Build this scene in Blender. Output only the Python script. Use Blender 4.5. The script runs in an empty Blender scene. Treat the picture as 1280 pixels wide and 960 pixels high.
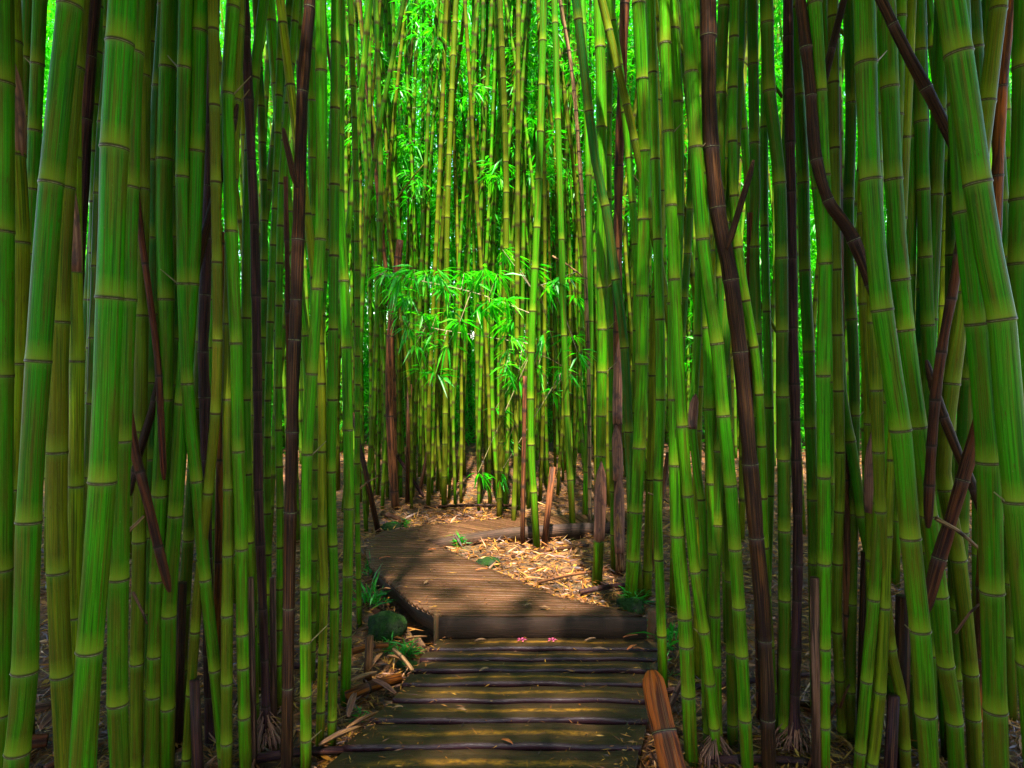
import bpy, math, random
import numpy as np
from mathutils import Vector, Matrix
R = random.Random(7)
NR = np.random.default_rng(11)
sc = bpy.context.scene
COL = sc.collection

# ------------------------------------------------------------------ camera maths
F = 853.3; PITCH = math.atan(46 / F); CH = 1.6
cp, sp = math.cos(PITCH), math.sin(PITCH)
def ray(px, py):
    a, b = (px - 640) / F, (480 - py) / F
    return np.array([a, cp + b * sp, -sp + b * cp])
def on_depth(px, py, d):
    r = ray(px, py); t = d / r[1]
    return np.array([r[0] * t, d, CH + r[2] * t])
def on_floor(px, py, z=0.0):
    r = ray(px, py); t = (z - CH) / r[2]
    return np.array([r[0] * t, r[1] * t, z])
def depth_of(py, z=0.0):
    return on_floor(640, py, z)[1]

# ------------------------------------------------------------------ deck outlines (world)
DZ2 = 0.12
low_left = [(548, 797), (536, 814), (527, 827), (516, 841), (505, 858), (489, 879), (462, 904), (428, 937), (385, 980), (330, 1035), (262, 1105)]
low_right = [(828, 797), (824, 814), (822, 827), (819, 841), (816, 858), (812, 879), (806, 904), (799, 937), (791, 980), (780, 1035), (766, 1105)]
LL = [on_floor(x, y) for x, y in low_left]; LR = [on_floor(x, y) for x, y in low_right]
up_left = [(547, 769), (514, 752), (492, 731), (475, 718), (461, 705), (457, 690), (463, 674)]
up_right = [(806, 769), (700, 747), (639, 722), (595, 703), (560, 687), (545, 681), (534, 676)]
UL = [on_floor(x, y, DZ2) for x, y in up_left]; UR = [on_floor(x, y, DZ2) for x, y in up_right]
far_near = [(534, 676), (552, 673), (584, 668), (639, 660), (707, 655), (790, 652)]
far_far = [(463, 674), (478, 664), (520, 658), (600, 650), (700, 644), (790, 641)]
FN = [on_floor(x, y, DZ2) for x, y in far_near]; FF = [on_floor(x, y, DZ2) for x, y in far_far]
POLYS = [LL + LR[::-1], UL + UR[::-1], FN + FF[::-1]]
def in_poly(x, y, poly):
    c = False; n = len(poly); j = n - 1
    for i in range(n):
        xi, yi, xj, yj = poly[i][0], poly[i][1], poly[j][0], poly[j][1]
        if (yi > y) != (yj > y) and x < (xj - xi) * (y - yi) / (yj - yi) + xi: c = not c
        j = i
    return c
def on_deck(x, y):
    return any(in_poly(x, y, p) for p in POLYS)
def sstep(a, b, v):
    t = min(1, max(0, (v - a) / (b - a))); return t * t * (3 - 2 * t)
def gz(x, y):
    z = -0.13 + 0.145 * sstep(3.3, 4.6, y) + 0.10 * sstep(6.2, 9, y)
    z += 0.05 * sstep(1.3, 3.0, abs(x)) * sstep(1.0, 3, y)
    z += 0.018 * math.sin(x * 3.1 + y * 1.7) + 0.012 * math.sin(x * 7.3 - y * 5.1) + 0.008 * math.sin(x * 13 + y * 11)
    return z

# ------------------------------------------------------------------ materials
def mat(name):
    m = bpy.data.materials.new(name); m.use_nodes = True
    nt = m.node_tree; nt.nodes.clear()
    return m, nt, nt.nodes, nt.links
def N(nodes, typ, **kw):
    n = nodes.new(typ)
    for k, v in kw.items(): setattr(n, k, v)
    return n
def mixc(nodes, links, fac, a, b, mode='MIX'):
    n = nodes.new('ShaderNodeMix'); n.data_type = 'RGBA'; n.blend_type = mode
    for s, v in ((n.inputs[0], fac), (n.inputs[6], a), (n.inputs[7], b)):
        if isinstance(v, (int, float)): s.default_value = v
        elif isinstance(v, tuple): s.default_value = (*v[:3], 1)
        else: links.new(v, s)
    return n.outputs[2]
def ramp(nodes, links, src, stops, interp='LINEAR'):
    n = nodes.new('ShaderNodeValToRGB'); cr = n.color_ramp; cr.interpolation = interp
    while len(cr.elements) < len(stops): cr.elements.new(0.5)
    for e, (p, c) in zip(cr.elements, stops):
        e.position = p; e.color = (*c, 1) if isinstance(c, tuple) else (c, c, c, 1)
    links.new(src, n.inputs[0]); return n.outputs[0]
def noise(nodes, links, vec, scale=5, detail=3, rough=0.55, sc3=None, off=None):
    mp = nodes.new('ShaderNodeMapping'); links.new(vec, mp.inputs[0])
    if sc3: mp.inputs['Scale'].default_value = sc3
    if off is not None: links.new(off, mp.inputs['Location'])
    n = nodes.new('ShaderNodeTexNoise'); n.inputs['Scale'].default_value = scale
    n.inputs['Detail'].default_value = detail; n.inputs['Roughness'].default_value = rough
    links.new(mp.outputs[0], n.inputs[0]); return n.outputs[0]
def finish(m, nt, nodes, links, color, rough=0.5, bump=None, bs=0.3, bd=0.003, spec=0.5):
    b = nodes.new('ShaderNodeBsdfPrincipled'); o = nodes.new('ShaderNodeOutputMaterial')
    if isinstance(color, tuple): b.inputs['Base Color'].default_value = (*color, 1)
    else: links.new(color, b.inputs['Base Color'])
    if isinstance(rough, (int, float)): b.inputs['Roughness'].default_value = rough
    else: links.new(rough, b.inputs['Roughness'])
    b.inputs['Specular IOR Level'].default_value = spec
    if bump is not None:
        bp = nodes.new('ShaderNodeBump'); bp.inputs['Strength'].default_value = bs; bp.inputs['Distance'].default_value = bd
        links.new(bump, bp.inputs['Height']); links.new(bp.outputs[0], b.inputs['Normal'])
    links.new(b.outputs[0], o.inputs[0]); return m

def culm_material(name, dead):
    m, nt, nd, lk = mat(name)
    uv = N(nd, 'ShaderNodeUVMap').outputs[0]
    oi = N(nd, 'ShaderNodeObjectInfo')
    base = oi.outputs['Color']; rnd = oi.outputs['Random']
    at = N(nd, 'ShaderNodeAttribute', attribute_name='band')
    sep = nd.new('ShaderNodeSeparateColor'); lk.new(at.outputs['Color'], sep.inputs[0])
    cmb = nd.new('ShaderNodeCombineXYZ')
    mul = N(nd, 'ShaderNodeMath', operation='MULTIPLY'); lk.new(rnd, mul.inputs[0]); mul.inputs[1].default_value = 37
    lk.new(mul.outputs[0], cmb.inputs[0]); lk.new(mul.outputs[0], cmb.inputs[1]); lk.new(mul.outputs[0], cmb.inputs[2])
    off = cmb.outputs[0]
    # uv.x = around in 0..1 (mirrored so that it tiles), uv.y = metres along
    streak = noise(nd, lk, uv, 1, 4, 0.6, (30, 1.6, 1), off)
    fine = noise(nd, lk, uv, 1, 2, 0.6, (60, 3, 1), off)
    blot = noise(nd, lk, uv, 1, 3, 0.6, (4, 3.2, 1), off)
    sx = nd.new('ShaderNodeSeparateXYZ'); lk.new(uv, sx.inputs[0])
    if not dead:
        yellow = mixc(nd, lk, 1.0, base, (1.7, 0.82, 0.7), 'MULTIPLY')
        c = mixc(nd, lk, ramp(nd, lk, streak, [(0.40, 0.0), (0.60, 0.9)]), base, yellow)
        c = mixc(nd, lk, ramp(nd, lk, blot, [(0.46, 0.0), (0.68, 0.8)]), c, (0.070, 0.058, 0.003))
        hs = N(nd, 'ShaderNodeMath', operation='MULTIPLY'); lk.new(sx.outputs[1], hs.inputs[0]); hs.inputs[1].default_value = .5
        low = ramp(nd, lk, hs.outputs[0], [(0.0, 0.95), (0.35, 0.6), (1.0, 0.0)])          # old stain on the lowest metre
        lown = N(nd, 'ShaderNodeMath', operation='MULTIPLY'); lk.new(low, lown.inputs[0]); lk.new(ramp(nd, lk, blot, [(0.3, 0.15), (0.6, 1.0)]), lown.inputs[1])
        c = mixc(nd, lk, lown.outputs[0], c, (0.062, 0.040, 0.003))
        c = mixc(nd, lk, ramp(nd, lk, fine, [(0.50, 0.0), (0.64, 0.7)]), c, (0.008, 0.035, 0.001))
        mid = noise(nd, lk, uv, 1, 5, 0.7, (16, 1.1, 1), off)
        c = mixc(nd, lk, ramp(nd, lk, mid, [(0.54, 0.0), (0.60, 0.65)]), c, (0.060, 0.040, 0.002))
        c = mixc(nd, lk, ramp(nd, lk, mid, [(0.36, 0.7), (0.43, 0.0)]), c, (0.006, 0.030, 0.001))
        scar = noise(nd, lk, uv, 1, 4, 0.75, (12, 14, 1), off)
        c = mixc(nd, lk, ramp(nd, lk, scar, [(0.62, 0.0), (0.66, 0.7)]), c, (0.05, 0.028, 0.004))
        spk = noise(nd, lk, uv, 1, 3, 0.7, (38, 55, 1), off)
        c = mixc(nd, lk, ramp(nd, lk, spk, [(0.66, 0.0), (0.72, 0.55)]), c, (0.16, 0.17, 0.05))
        c = mixc(nd, lk, ramp(nd, lk, spk, [(0.26, 0.6), (0.33, 0.0)]), c, (0.02, 0.018, 0.002))
        drk = noise(nd, lk, uv, 1, 4, 0.65, (9, 2.2, 1), off)
        c = mixc(nd, lk, ramp(nd, lk, drk, [(0.36, 0.75), (0.47, 0.0)]), c, (0.012, 0.045, 0.001))
        c = mixc(nd, lk, sep.outputs[1], c, (0.13, 0.17, 0.006))
        c = mixc(nd, lk, sep.outputs[2], c, (0.09, 0.17, 0.02))
        c = mixc(nd, lk, sep.outputs[0], c, (0.035, 0.022, 0.008))
        rg = ramp(nd, lk, streak, [(0.3, 0.38), (0.8, 0.6)])
        return finish(m, nt, nd, lk, c, rg, mid, 0.6, 0.002, 0.045)
    c = mixc(nd, lk, ramp(nd, lk, streak, [(0.48, 0.0), (0.66, 0.9)]), base, (0.095, 0.030, 0.006))
    c = mixc(nd, lk, ramp(nd, lk, blot, [(0.44, 0.0), (0.56, 0.85)]), c, (0.008, 0.004, 0.004))
    c = mixc(nd, lk, ramp(nd, lk, streak, [(0.28, 0.8), (0.38, 0.0)]), c, (0.006, 0.003, 0.003))
    c = mixc(nd, lk, ramp(nd, lk, fine, [(0.54, 0.0), (0.68, 0.5)]), c, (0.16, 0.07, 0.025))
    c = mixc(nd, lk, sep.outputs[2], c, (0.07, 0.04, 0.035))
    c = mixc(nd, lk, sep.outputs[0], c, (0.02, 0.012, 0.008))
    return finish(m, nt, nd, lk, c, 0.5, streak, 0.9, 0.003, 0.05)

def leaf_material(name, c1, c2, c3, trans=0.5):
    m, nt, nd, lk = mat(name)
    at = N(nd, 'ShaderNodeAttribute', attribute_name='rnd')
    col = ramp(nd, lk, at.outputs['Fac'], [(0.0, c1), (0.6, c2), (1.0, c3)])
    b = nd.new('ShaderNodeBsdfPrincipled'); lk.new(col, b.inputs['Base Color']); b.inputs['Roughness'].default_value = 0.4
    b.inputs['Specular IOR Level'].default_value = 0.35
    t = nd.new('ShaderNodeBsdfTranslucent'); tc = mixc(nd, lk, 1.0, col, (1.5, 1.9, 0.8), 'MULTIPLY'); lk.new(tc, t.inputs[0])
    mx = nd.new('ShaderNodeMixShader'); mx.inputs[0].default_value = trans
    lk.new(b.outputs[0], mx.inputs[1]); lk.new(t.outputs[0], mx.inputs[2])
    o = nd.new('ShaderNodeOutputMaterial'); lk.new(mx.outputs[0], o.inputs[0]); return m

M = {}
M['culm'] = culm_material('culm_green', False)
M['dead'] = culm_material('culm_dead', True)
M['leaf'] = leaf_material('bamboo_leaf', (0.010, 0.20, 0.003), (0.022, 0.30, 0.003), (0.085, 0.36, 0.004))
M['herb'] = leaf_material('herb_leaf', (0.008, 0.11, 0.008), (0.012, 0.16, 0.008), (0.03, 0.22, 0.012), 0.35)
def ring_mat():
    m, nt, nd, lk = mat('node_ring'); tc = N(nd, 'ShaderNodeTexCoord').outputs['Object']
    n = noise(nd, lk, tc, 3)
    return finish(m, nt, nd, lk, ramp(nd, lk, n, [(0.3, (0.02, 0.022, 0.003)), (0.5, (0.07, 0.065, 0.010)), (0.75, (0.16, 0.15, 0.05))]), 0.5)
M['ring'] = ring_mat()
def sheath_mat(name, a, b, c):
    m, nt, nd, lk = mat(name); uv = N(nd, 'ShaderNodeUVMap').outputs[0]
    oi = N(nd, 'ShaderNodeObjectInfo').outputs['Random']
    cm = nd.new('ShaderNodeCombineXYZ'); mu = N(nd, 'ShaderNodeMath', operation='MULTIPLY'); lk.new(oi, mu.inputs[0]); mu.inputs[1].default_value = 19
    lk.new(mu.outputs[0], cm.inputs[0]); lk.new(mu.outputs[0], cm.inputs[1])
    s = noise(nd, lk, uv, 1, 4, 0.6, (26, 2, 1), cm.outputs[0]); bl = noise(nd, lk, uv, 1, 3, 0.6, (5, 9, 1), cm.outputs[0])
    cc = ramp(nd, lk, s, [(0.3, a), (0.5, b), (0.72, c)])
    cc = mixc(nd, lk, ramp(nd, lk, bl, [(0.5, 0.0), (0.62, 0.8)]), cc, (0.04, 0.018, 0.016))
    return finish(m, nt, nd, lk, cc, 0.65, s, 0.7, 0.003, 0.3)
M['sheath'] = sheath_mat('dry_sheath', (0.06, 0.018, 0.010), (0.15, 0.055, 0.028), (0.32, 0.15, 0.085))
M['sheath_pale'] = sheath_mat('pale_sheath', (0.07, 0.024, 0.008), (0.17, 0.07, 0.016), (0.32, 0.17, 0.055))
def litter_mat():
    m, nt, nd, lk = mat('dry_litter')
    at = N(nd, 'ShaderNodeAttribute', attribute_name='rnd')
    col = ramp(nd, lk, at.outputs['Fac'], [(0.0, (0.014, 0.006, 0.004)), (0.3, (0.045, 0.013, 0.004)), (0.55, (0.15, 0.044, 0.004)), (0.80, (0.27, 0.115, 0.007)), (0.93, (0.34, 0.18, 0.022)), (0.985, (0.40, 0.26, 0.12)), (1.0, (0.07, 0.14, 0.01))])
    b = nd.new('ShaderNodeBsdfPrincipled'); lk.new(col, b.inputs['Base Color']); b.inputs['Roughness'].default_value = 0.5
    t = nd.new('ShaderNodeBsdfTranslucent'); lk.new(col, t.inputs[0])
    mx = nd.new('ShaderNodeMixShader'); mx.inputs[0].default_value = 0.15
    lk.new(b.outputs[0], mx.inputs[1]); lk.new(t.outputs[0], mx.inputs[2])
    o = nd.new('ShaderNodeOutputMaterial'); lk.new(mx.outputs[0], o.inputs[0]); return m
M['litter'] = litter_mat()
def soil():
    m, nt, nd, lk = mat('soil'); tc = N(nd, 'ShaderNodeTexCoord').outputs['Object']
    n = noise(nd, lk, tc, 14, 6, 0.65); n2 = noise(nd, lk, tc, 1.3, 3)
    c = ramp(nd, lk, n, [(0.3, (0.022, 0.010, 0.007)), (0.5, (0.08, 0.032, 0.012)), (0.7, (0.24, 0.10, 0.02))])
    c = mixc(nd, lk, ramp(nd, lk, n2, [(0.45, 0.0), (0.7, 0.6)]), c, (0.02, 0.03, 0.01))
    return finish(m, nt, nd, lk, c, 0.85, n, 0.9, 0.03, 0.3)
M['soil'] = soil()
def plank_mat(name, dark, mid, light, moss, midline, rough):
    m, nt, nd, lk = mat(name); uv = N(nd, 'ShaderNodeUVMap').outputs[0]
    oi = N(nd, 'ShaderNodeObjectInfo').outputs['Random']
    cm = nd.new('ShaderNodeCombineXYZ'); mu = N(nd, 'ShaderNodeMath', operation='MULTIPLY'); lk.new(oi, mu.inputs[0]); mu.inputs[1].default_value = 23
    lk.new(mu.outputs[0], cm.inputs[0]); lk.new(mu.outputs[0], cm.inputs[1]); off = cm.outputs[0]
    g = noise(nd, lk, uv, 1, 5, 0.65, (3, 60, 1), off)          # grain along the board
    bl = noise(nd, lk, uv, 1, 6, 0.75, (9, 5, 1), off)
    c = ramp(nd, lk, g, [(0.38, dark), (0.5, mid), (0.64, light)])
    c = mixc(nd, lk, ramp(nd, lk, bl, [(0.46, 0.0), (0.60, 0.7)]), c, moss)
    br = noise(nd, lk, uv, 1, 1, 0.5, (0.01, 0.01, 1), off)
    c = mixc(nd, lk, ramp(nd, lk, br, [(0.35, 0.0), (0.65, 0.65)]), c, dark)
    if midline:
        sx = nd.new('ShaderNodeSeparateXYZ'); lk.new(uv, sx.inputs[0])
        band = ramp(nd, lk, sx.outputs[1], [(0.38, 0.0), (0.48, 1.0), (0.54, 1.0), (0.66, 0.0)])  # yellow-brown band along the middle of each board
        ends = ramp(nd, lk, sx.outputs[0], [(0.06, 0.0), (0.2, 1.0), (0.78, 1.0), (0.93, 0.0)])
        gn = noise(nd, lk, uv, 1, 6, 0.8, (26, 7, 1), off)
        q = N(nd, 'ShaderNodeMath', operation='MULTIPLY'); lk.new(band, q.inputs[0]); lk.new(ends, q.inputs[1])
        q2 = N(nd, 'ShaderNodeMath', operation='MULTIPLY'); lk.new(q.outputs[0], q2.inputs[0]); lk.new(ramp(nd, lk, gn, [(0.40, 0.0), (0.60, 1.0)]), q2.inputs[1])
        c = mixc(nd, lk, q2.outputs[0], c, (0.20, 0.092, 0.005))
        nose = ramp(nd, lk, sx.outputs[1], [(0.0, 1.0), (0.045, 1.0), (0.075, 0.0)])
        c = mixc(nd, lk, nose, c, (0.016, 0.005, 0.006))
        rg = mixc(nd, lk, nose, (rough,) * 3, (0.36,) * 3)
        return finish(m, nt, nd, lk, c, rg, g, 0.8, 0.004, 0.2)
    return finish(m, nt, nd, lk, c, rough, g, 0.8, 0.004, 0.15)
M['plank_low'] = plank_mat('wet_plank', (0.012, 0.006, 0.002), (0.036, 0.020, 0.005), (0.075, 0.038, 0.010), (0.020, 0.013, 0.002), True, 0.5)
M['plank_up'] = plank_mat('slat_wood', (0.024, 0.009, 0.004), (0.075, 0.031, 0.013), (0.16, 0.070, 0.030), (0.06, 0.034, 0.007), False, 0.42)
M['beam'] = plank_mat('beam_wood', (0.010, 0.005, 0.003), (0.030, 0.014, 0.007), (0.075, 0.036, 0.018), (0.022, 0.012, 0.004), False, 0.6)
M['post'] = plank_mat('post_wood', (0.05, 0.02, 0.01), (0.14, 0.06, 0.02), (0.24, 0.11, 0.04), (0.06, 0.06, 0.02), False, 0.7)
def rock_mat():
    m, nt, nd, lk = mat('mossy_rock'); tc = N(nd, 'ShaderNodeTexCoord').outputs['Object']
    n = noise(nd, lk, tc, 9, 5, 0.6); n2 = noise(nd, lk, tc, 40, 3)
    c = ramp(nd, lk, n, [(0.35, (0.006, 0.010, 0.004)), (0.5, (0.008, 0.026, 0.002)), (0.68, (0.020, 0.020, 0.012))])
    return finish(m, nt, nd, lk, c, 0.9, n2, 1.0, 0.02, 0.1)
M['rock'] = rock_mat()
def flower_mat(name, c):
    m, nt, nd, lk = mat(name); tc = N(nd, 'ShaderNodeTexCoord').outputs['Object']
    n = noise(nd, lk, tc, 60); return finish(m, nt, nd, lk, ramp(nd, lk, n, [(0.3, tuple(v * 0.5 for v in c)), (0.6, c)]), 0.5)
M['orange_leaf'] = flower_mat('orange_leaf', (0.35, 0.09, 0.015)); M['pink'] = flower_mat('pink_petal', (0.55, 0.07, 0.16)); M['tan_leaf'] = flower_mat('tan_leaf', (0.24, 0.12, 0.05))
M['twig'] = flower_mat('twig_bark', (0.16, 0.12, 0.04))
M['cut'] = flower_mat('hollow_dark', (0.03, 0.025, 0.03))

# ------------------------------------------------------------------ object helpers
def mesh_np(name, V, Fc, mats, uv=None, attrs=None, smooth=True, midx=None):
    V = np.asarray(V, dtype=np.float32); Fc = np.asarray(Fc, dtype=np.int32)
    me = bpy.data.meshes.new(name); nf, k = Fc.shape
    me.vertices.add(len(V)); me.vertices.foreach_set('co', V.ravel())
    me.loops.add(nf * k); me.loops.foreach_set('vertex_index', Fc.ravel())
    me.polygons.add(nf); me.polygons.foreach_set('loop_start', np.arange(0, nf * k, k, dtype=np.int32))
    try: me.polygons.foreach_set('loop_total', np.full(nf, k, dtype=np.int32))
    except Exception: pass
    for mm in mats: me.materials.append(mm)
    if midx is not None: me.polygons.foreach_set('material_index', np.asarray(midx, dtype=np.int32))
    if uv is not None:
        l = me.uv_layers.new(name='UVMap'); l.data.foreach_set('uv', np.asarray(uv, dtype=np.float32)[Fc.ravel()].ravel())
    for an, (typ, arr) in (attrs or {}).items():
        a = me.attributes.new(an, typ, 'POINT')
        a.data.foreach_set('color' if typ == 'FLOAT_COLOR' else 'value', np.asarray(arr, dtype=np.float32).ravel())
    if smooth: me.polygons.foreach_set('use_smooth', np.ones(nf, dtype=bool))
    me.update(calc_edges=True); me.validate(); return me
def obj(name, me, parent=None, loc=None):
    o = bpy.data.objects.new(name, me); COL.objects.link(o)
    if parent is not None: o.parent = parent
    if loc is not None: o.location = loc
    return o
def tag(o, label, cat, group=None, kind=None):
    if label: o['label'] = label
    if cat: o['category'] = cat
    if group: o['group'] = group
    if kind: o['kind'] = kind
    return o
def thing(name, label, cat, loc, group=None):
    return tag(obj(name, None, None, loc), label, cat, group)

# ------------------------------------------------------------------ culms
def frame(t):
    ref = np.array([0, 1.0, 0]) if abs(t[1]) < 0.9 else np.array([0, 0, 1.0])
    a = np.cross(ref, t); a /= np.linalg.norm(a); b = np.cross(t, a); return a, b
def catmull(P, n=14):
    P = [np.asarray(p, float) for p in P]
    if len(P) == 2: return np.array([P[0] + (P[1] - P[0]) * i / 12 for i in range(13)])
    Q = [2 * P[0] - P[1]] + P + [2 * P[-1] - P[-2]]; out = []
    for i in range(1, len(Q) - 2):
        for k in range(n):
            t = k / n
            out.append(0.5 * ((2 * Q[i]) + (-Q[i - 1] + Q[i + 1]) * t + (2 * Q[i - 1] - 5 * Q[i] + 4 * Q[i + 1] - Q[i + 2]) * t * t + (-Q[i - 1] + 3 * Q[i] - 3 * Q[i + 1] + Q[i + 2]) * t ** 3))
    out.append(P[-1]); return np.array(out)
class Curve:
    def __init__(s, pts):
        s.p = np.asarray(pts, float); d = np.linalg.norm(np.diff(s.p, axis=0), axis=1); s.s = np.concatenate([[0], np.cumsum(d)]); s.L = s.s[-1]
    def at(s, v): return np.array([np.interp(v, s.s, s.p[:, k]) for k in range(3)])
    def tan(s, v):
        d = s.at(min(v + 0.05, s.L)) - s.at(max(v - 0.05, 0)); return d / np.linalg.norm(d)
OFF_NEAR = [(-.03, 0, (0, 0, 0)), (-.008, .0, (0, 0, .25)), (-.004, .035, (0.3, 0, .9)), (-.0015, .07, (1, 0, 0)), (.003, .075, (1, 0, 0)), (.008, .045, (.2, .8, 0)), (.022, .015, (0, .5, 0)), (.07, 0, (0, 0, 0))]
OFF_FAR = [(-.02, 0, (0, 0, 0)), (-.004, .08, (.9, 0, .3)), (.006, .08, (.9, .2, 0)), (.03, 0, (0, .4, 0))]
def stalk_arrays(cv, rad, nodes, seg, near, ends=False):
    offs = OFF_NEAR if near else OFF_FAR
    rings = [(0.0, 0, (0, 0, 0))]
    for i, n in enumerate(nodes):
        for o_, k, c in offs:
            if 0 < n + o_ < cv.L: rings.append((n + o_, k, c))
        nx = nodes[i + 1] if i + 1 < len(nodes) else cv.L
        m = (n + nx) / 2
        if nx - n > 0.16 and m < cv.L: rings.append((m, -0.012, (0, 0, 0)))
    if cv.L > .2 and ends:
        rings += [(cv.L - q, 0, (0, 0, 0)) for q in (.05, .03, .015, .006)] + [(q, 0, (0, 0, 0)) for q in (.006, .015, .03, .05)]
    rings.append((cv.L, 0, (0, 0, 0))); rings.sort(key=lambda r: r[0])
    ss = np.array([r[0] for r in rings]); nr = len(ss)
    P = np.stack([np.interp(ss, cv.s, cv.p[:, k]) for k in range(3)], 1)
    up_, dn_ = np.minimum(ss + .05, cv.L), np.maximum(ss - .05, 0)
    T = np.stack([np.interp(up_, cv.s, cv.p[:, k]) - np.interp(dn_, cv.s, cv.p[:, k]) for k in range(3)], 1); T /= np.linalg.norm(T, axis=1)[:, None]
    ref = np.where(np.abs(T[:, 1:2]) < .9, np.array([[0, 1., 0]]), np.array([[0, 0, 1.]])); A_ = np.cross(ref, T); A_ /= np.linalg.norm(A_, axis=1)[:, None]; B_ = np.cross(T, A_)
    rr = np.array([rad(q) for q in ss]) * (1 + np.array([r[1] for r in rings])); th = 2 * np.pi * np.arange(seg) / seg
    V = (P[:, None] + A_[:, None] * (np.cos(th)[None, :, None] * rr[:, None, None]) + B_[:, None] * (np.sin(th)[None, :, None] * rr[:, None, None])).reshape(-1, 3)
    uu = 1 - np.abs(2 * np.arange(seg) / seg - 1); UV = np.stack([np.tile(uu, nr), np.repeat(ss, seg)], 1); B = np.repeat(np.array([(*r[2], 1) for r in rings], float), seg, axis=0)
    ii = np.repeat(np.arange(nr - 1), seg) * seg; jj = np.tile(np.arange(seg), nr - 1); kk = (jj + 1) % seg
    Fc = [np.stack([ii + jj, ii + kk, ii + seg + kk, ii + seg + jj], 1)]; nv = len(V)
    for i, flip in ((0, True), (nr - 1, False)):
        V = np.concatenate([V, P[i:i + 1]]); UV = np.concatenate([UV, [[.5, ss[i]]]]); B = np.concatenate([B, [[.6, 0, 0, 1]]]); c0 = len(V) - 1
        j_ = np.arange(0, seg, 2); q = np.stack([i * seg + j_, i * seg + (j_ + 1) % seg, i * seg + (j_ + 2) % seg, np.full(len(j_), c0)], 1); Fc.append(q[:, ::-1] if flip else q)
    return V, np.concatenate(Fc), UV, B
RINGME = {}
def ring_mesh():
    if 'r' in RINGME: return RINGME['r']
    seg = 20; prof = [(1.02, -0.05), (1.085, -0.015), (1.09, 0.02), (1.03, 0.05)]; V = []
    for r, z in prof:
        for j in range(seg):
            a = 2 * math.pi * j / seg; w = 1 + 0.012 * math.sin(3 * a + r * 9); V.append((r * w * math.cos(a), r * w * math.sin(a), z + 0.02 * math.sin(2 * a)))
    Fc = [(i * seg + j, i * seg + (j + 1) % seg, (i + 1) * seg + (j + 1) % seg, (i + 1) * seg + j) for i in range(3) for j in range(seg)]
    RINGME['r'] = mesh_np('node_ring', V, Fc, [M['ring']]); return RINGME['r']
def rotm(t):
    a, b = frame(t); return Matrix(((a[0], b[0], t[0]), (a[1], b[1], t[1]), (a[2], b[2], t[2])))

# foliage prototypes -------------------------------------------------
def leaf_arrays(P, D, L, W, roll):
    """narrow drooping blades, 6 verts / 2 quads each, folded along the midrib and bent"""
    n = len(P); D = D / np.linalg.norm(D, axis=1)[:, None]
    up = np.tile(np.array([[0, 0, 1.0]]), (n, 1)); S = np.cross(D, up); ln = np.linalg.norm(S, axis=1)[:, None]; S = np.where(ln < 0.05, np.array([[1.0, 0, 0]]), S / np.maximum(ln, 1e-6))
    U = np.cross(S, D); c, s = np.cos(roll)[:, None], np.sin(roll)[:, None]; S, U = S * c + U * s, U * c - S * s
    L = L[:, None]; W = W[:, None]; dn = np.array([[0, 0, -1.0]])
    mid = P + D * L * 0.4; tip = P + D * L + dn * L * 0.18
    v0 = P; v1 = mid + S * W + U * W * 0.3; v2 = tip; v3 = mid - S * W + U * W * 0.3; m2 = mid
    V = np.stack([v0, v1, v2, v3, m2], axis=1).reshape(-1, 3)
    b = (np.arange(n) * 5)[:, None]
    Fc = np.stack([b + [0, 1, 4], b + [1, 2, 4], b + [0, 4, 3], b + [4, 2, 3]], axis=1).reshape(-1, 3)
    return V, Fc
def fans(C, rng, per=8, L=0.13, W=0.010, droop=0.6):
    n = len(C) * per; P = np.repeat(C, per, axis=0) + rng.normal(0, 0.012, (n, 3))
    base = np.repeat(rng.uniform(0, 2 * math.pi, len(C)), per); az = base + rng.normal(0, 1.1, n)
    el = -rng.uniform(-0.25, 1.25, n) * droop * 1.4
    D = np.stack([np.cos(az) * np.cos(el), np.sin(az) * np.cos(el), np.sin(el)], 1)
    P = P + D * rng.uniform(0, 0.05, n)[:, None]
    return leaf_arrays(P, D, L * rng.uniform(0.65, 1.35, n), W * rng.uniform(0.7, 1.3, n), rng.normal(0, 0.5, n))
def twig_arrays(A, B, r=0.003):
    V = []; Fc = []
    for a, b in zip(A, B):
        t = (b - a); t = t / (np.linalg.norm(t) + 1e-9); x, y = frame(t); k = len(V)
        for p, rr in ((a, r), (b, r * 0.5)):
            for j in range(3):
                an = 2.094 * j; V.append(p + x * math.cos(an) * rr + y * math.sin(an) * rr)
        for j in range(3):
            q = (j + 1) % 3; Fc += [(k + j, k + q, k + 3 + q), (k + j, k + 3 + q, k + 3 + j)]
    return np.array(V), np.array(Fc)
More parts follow.
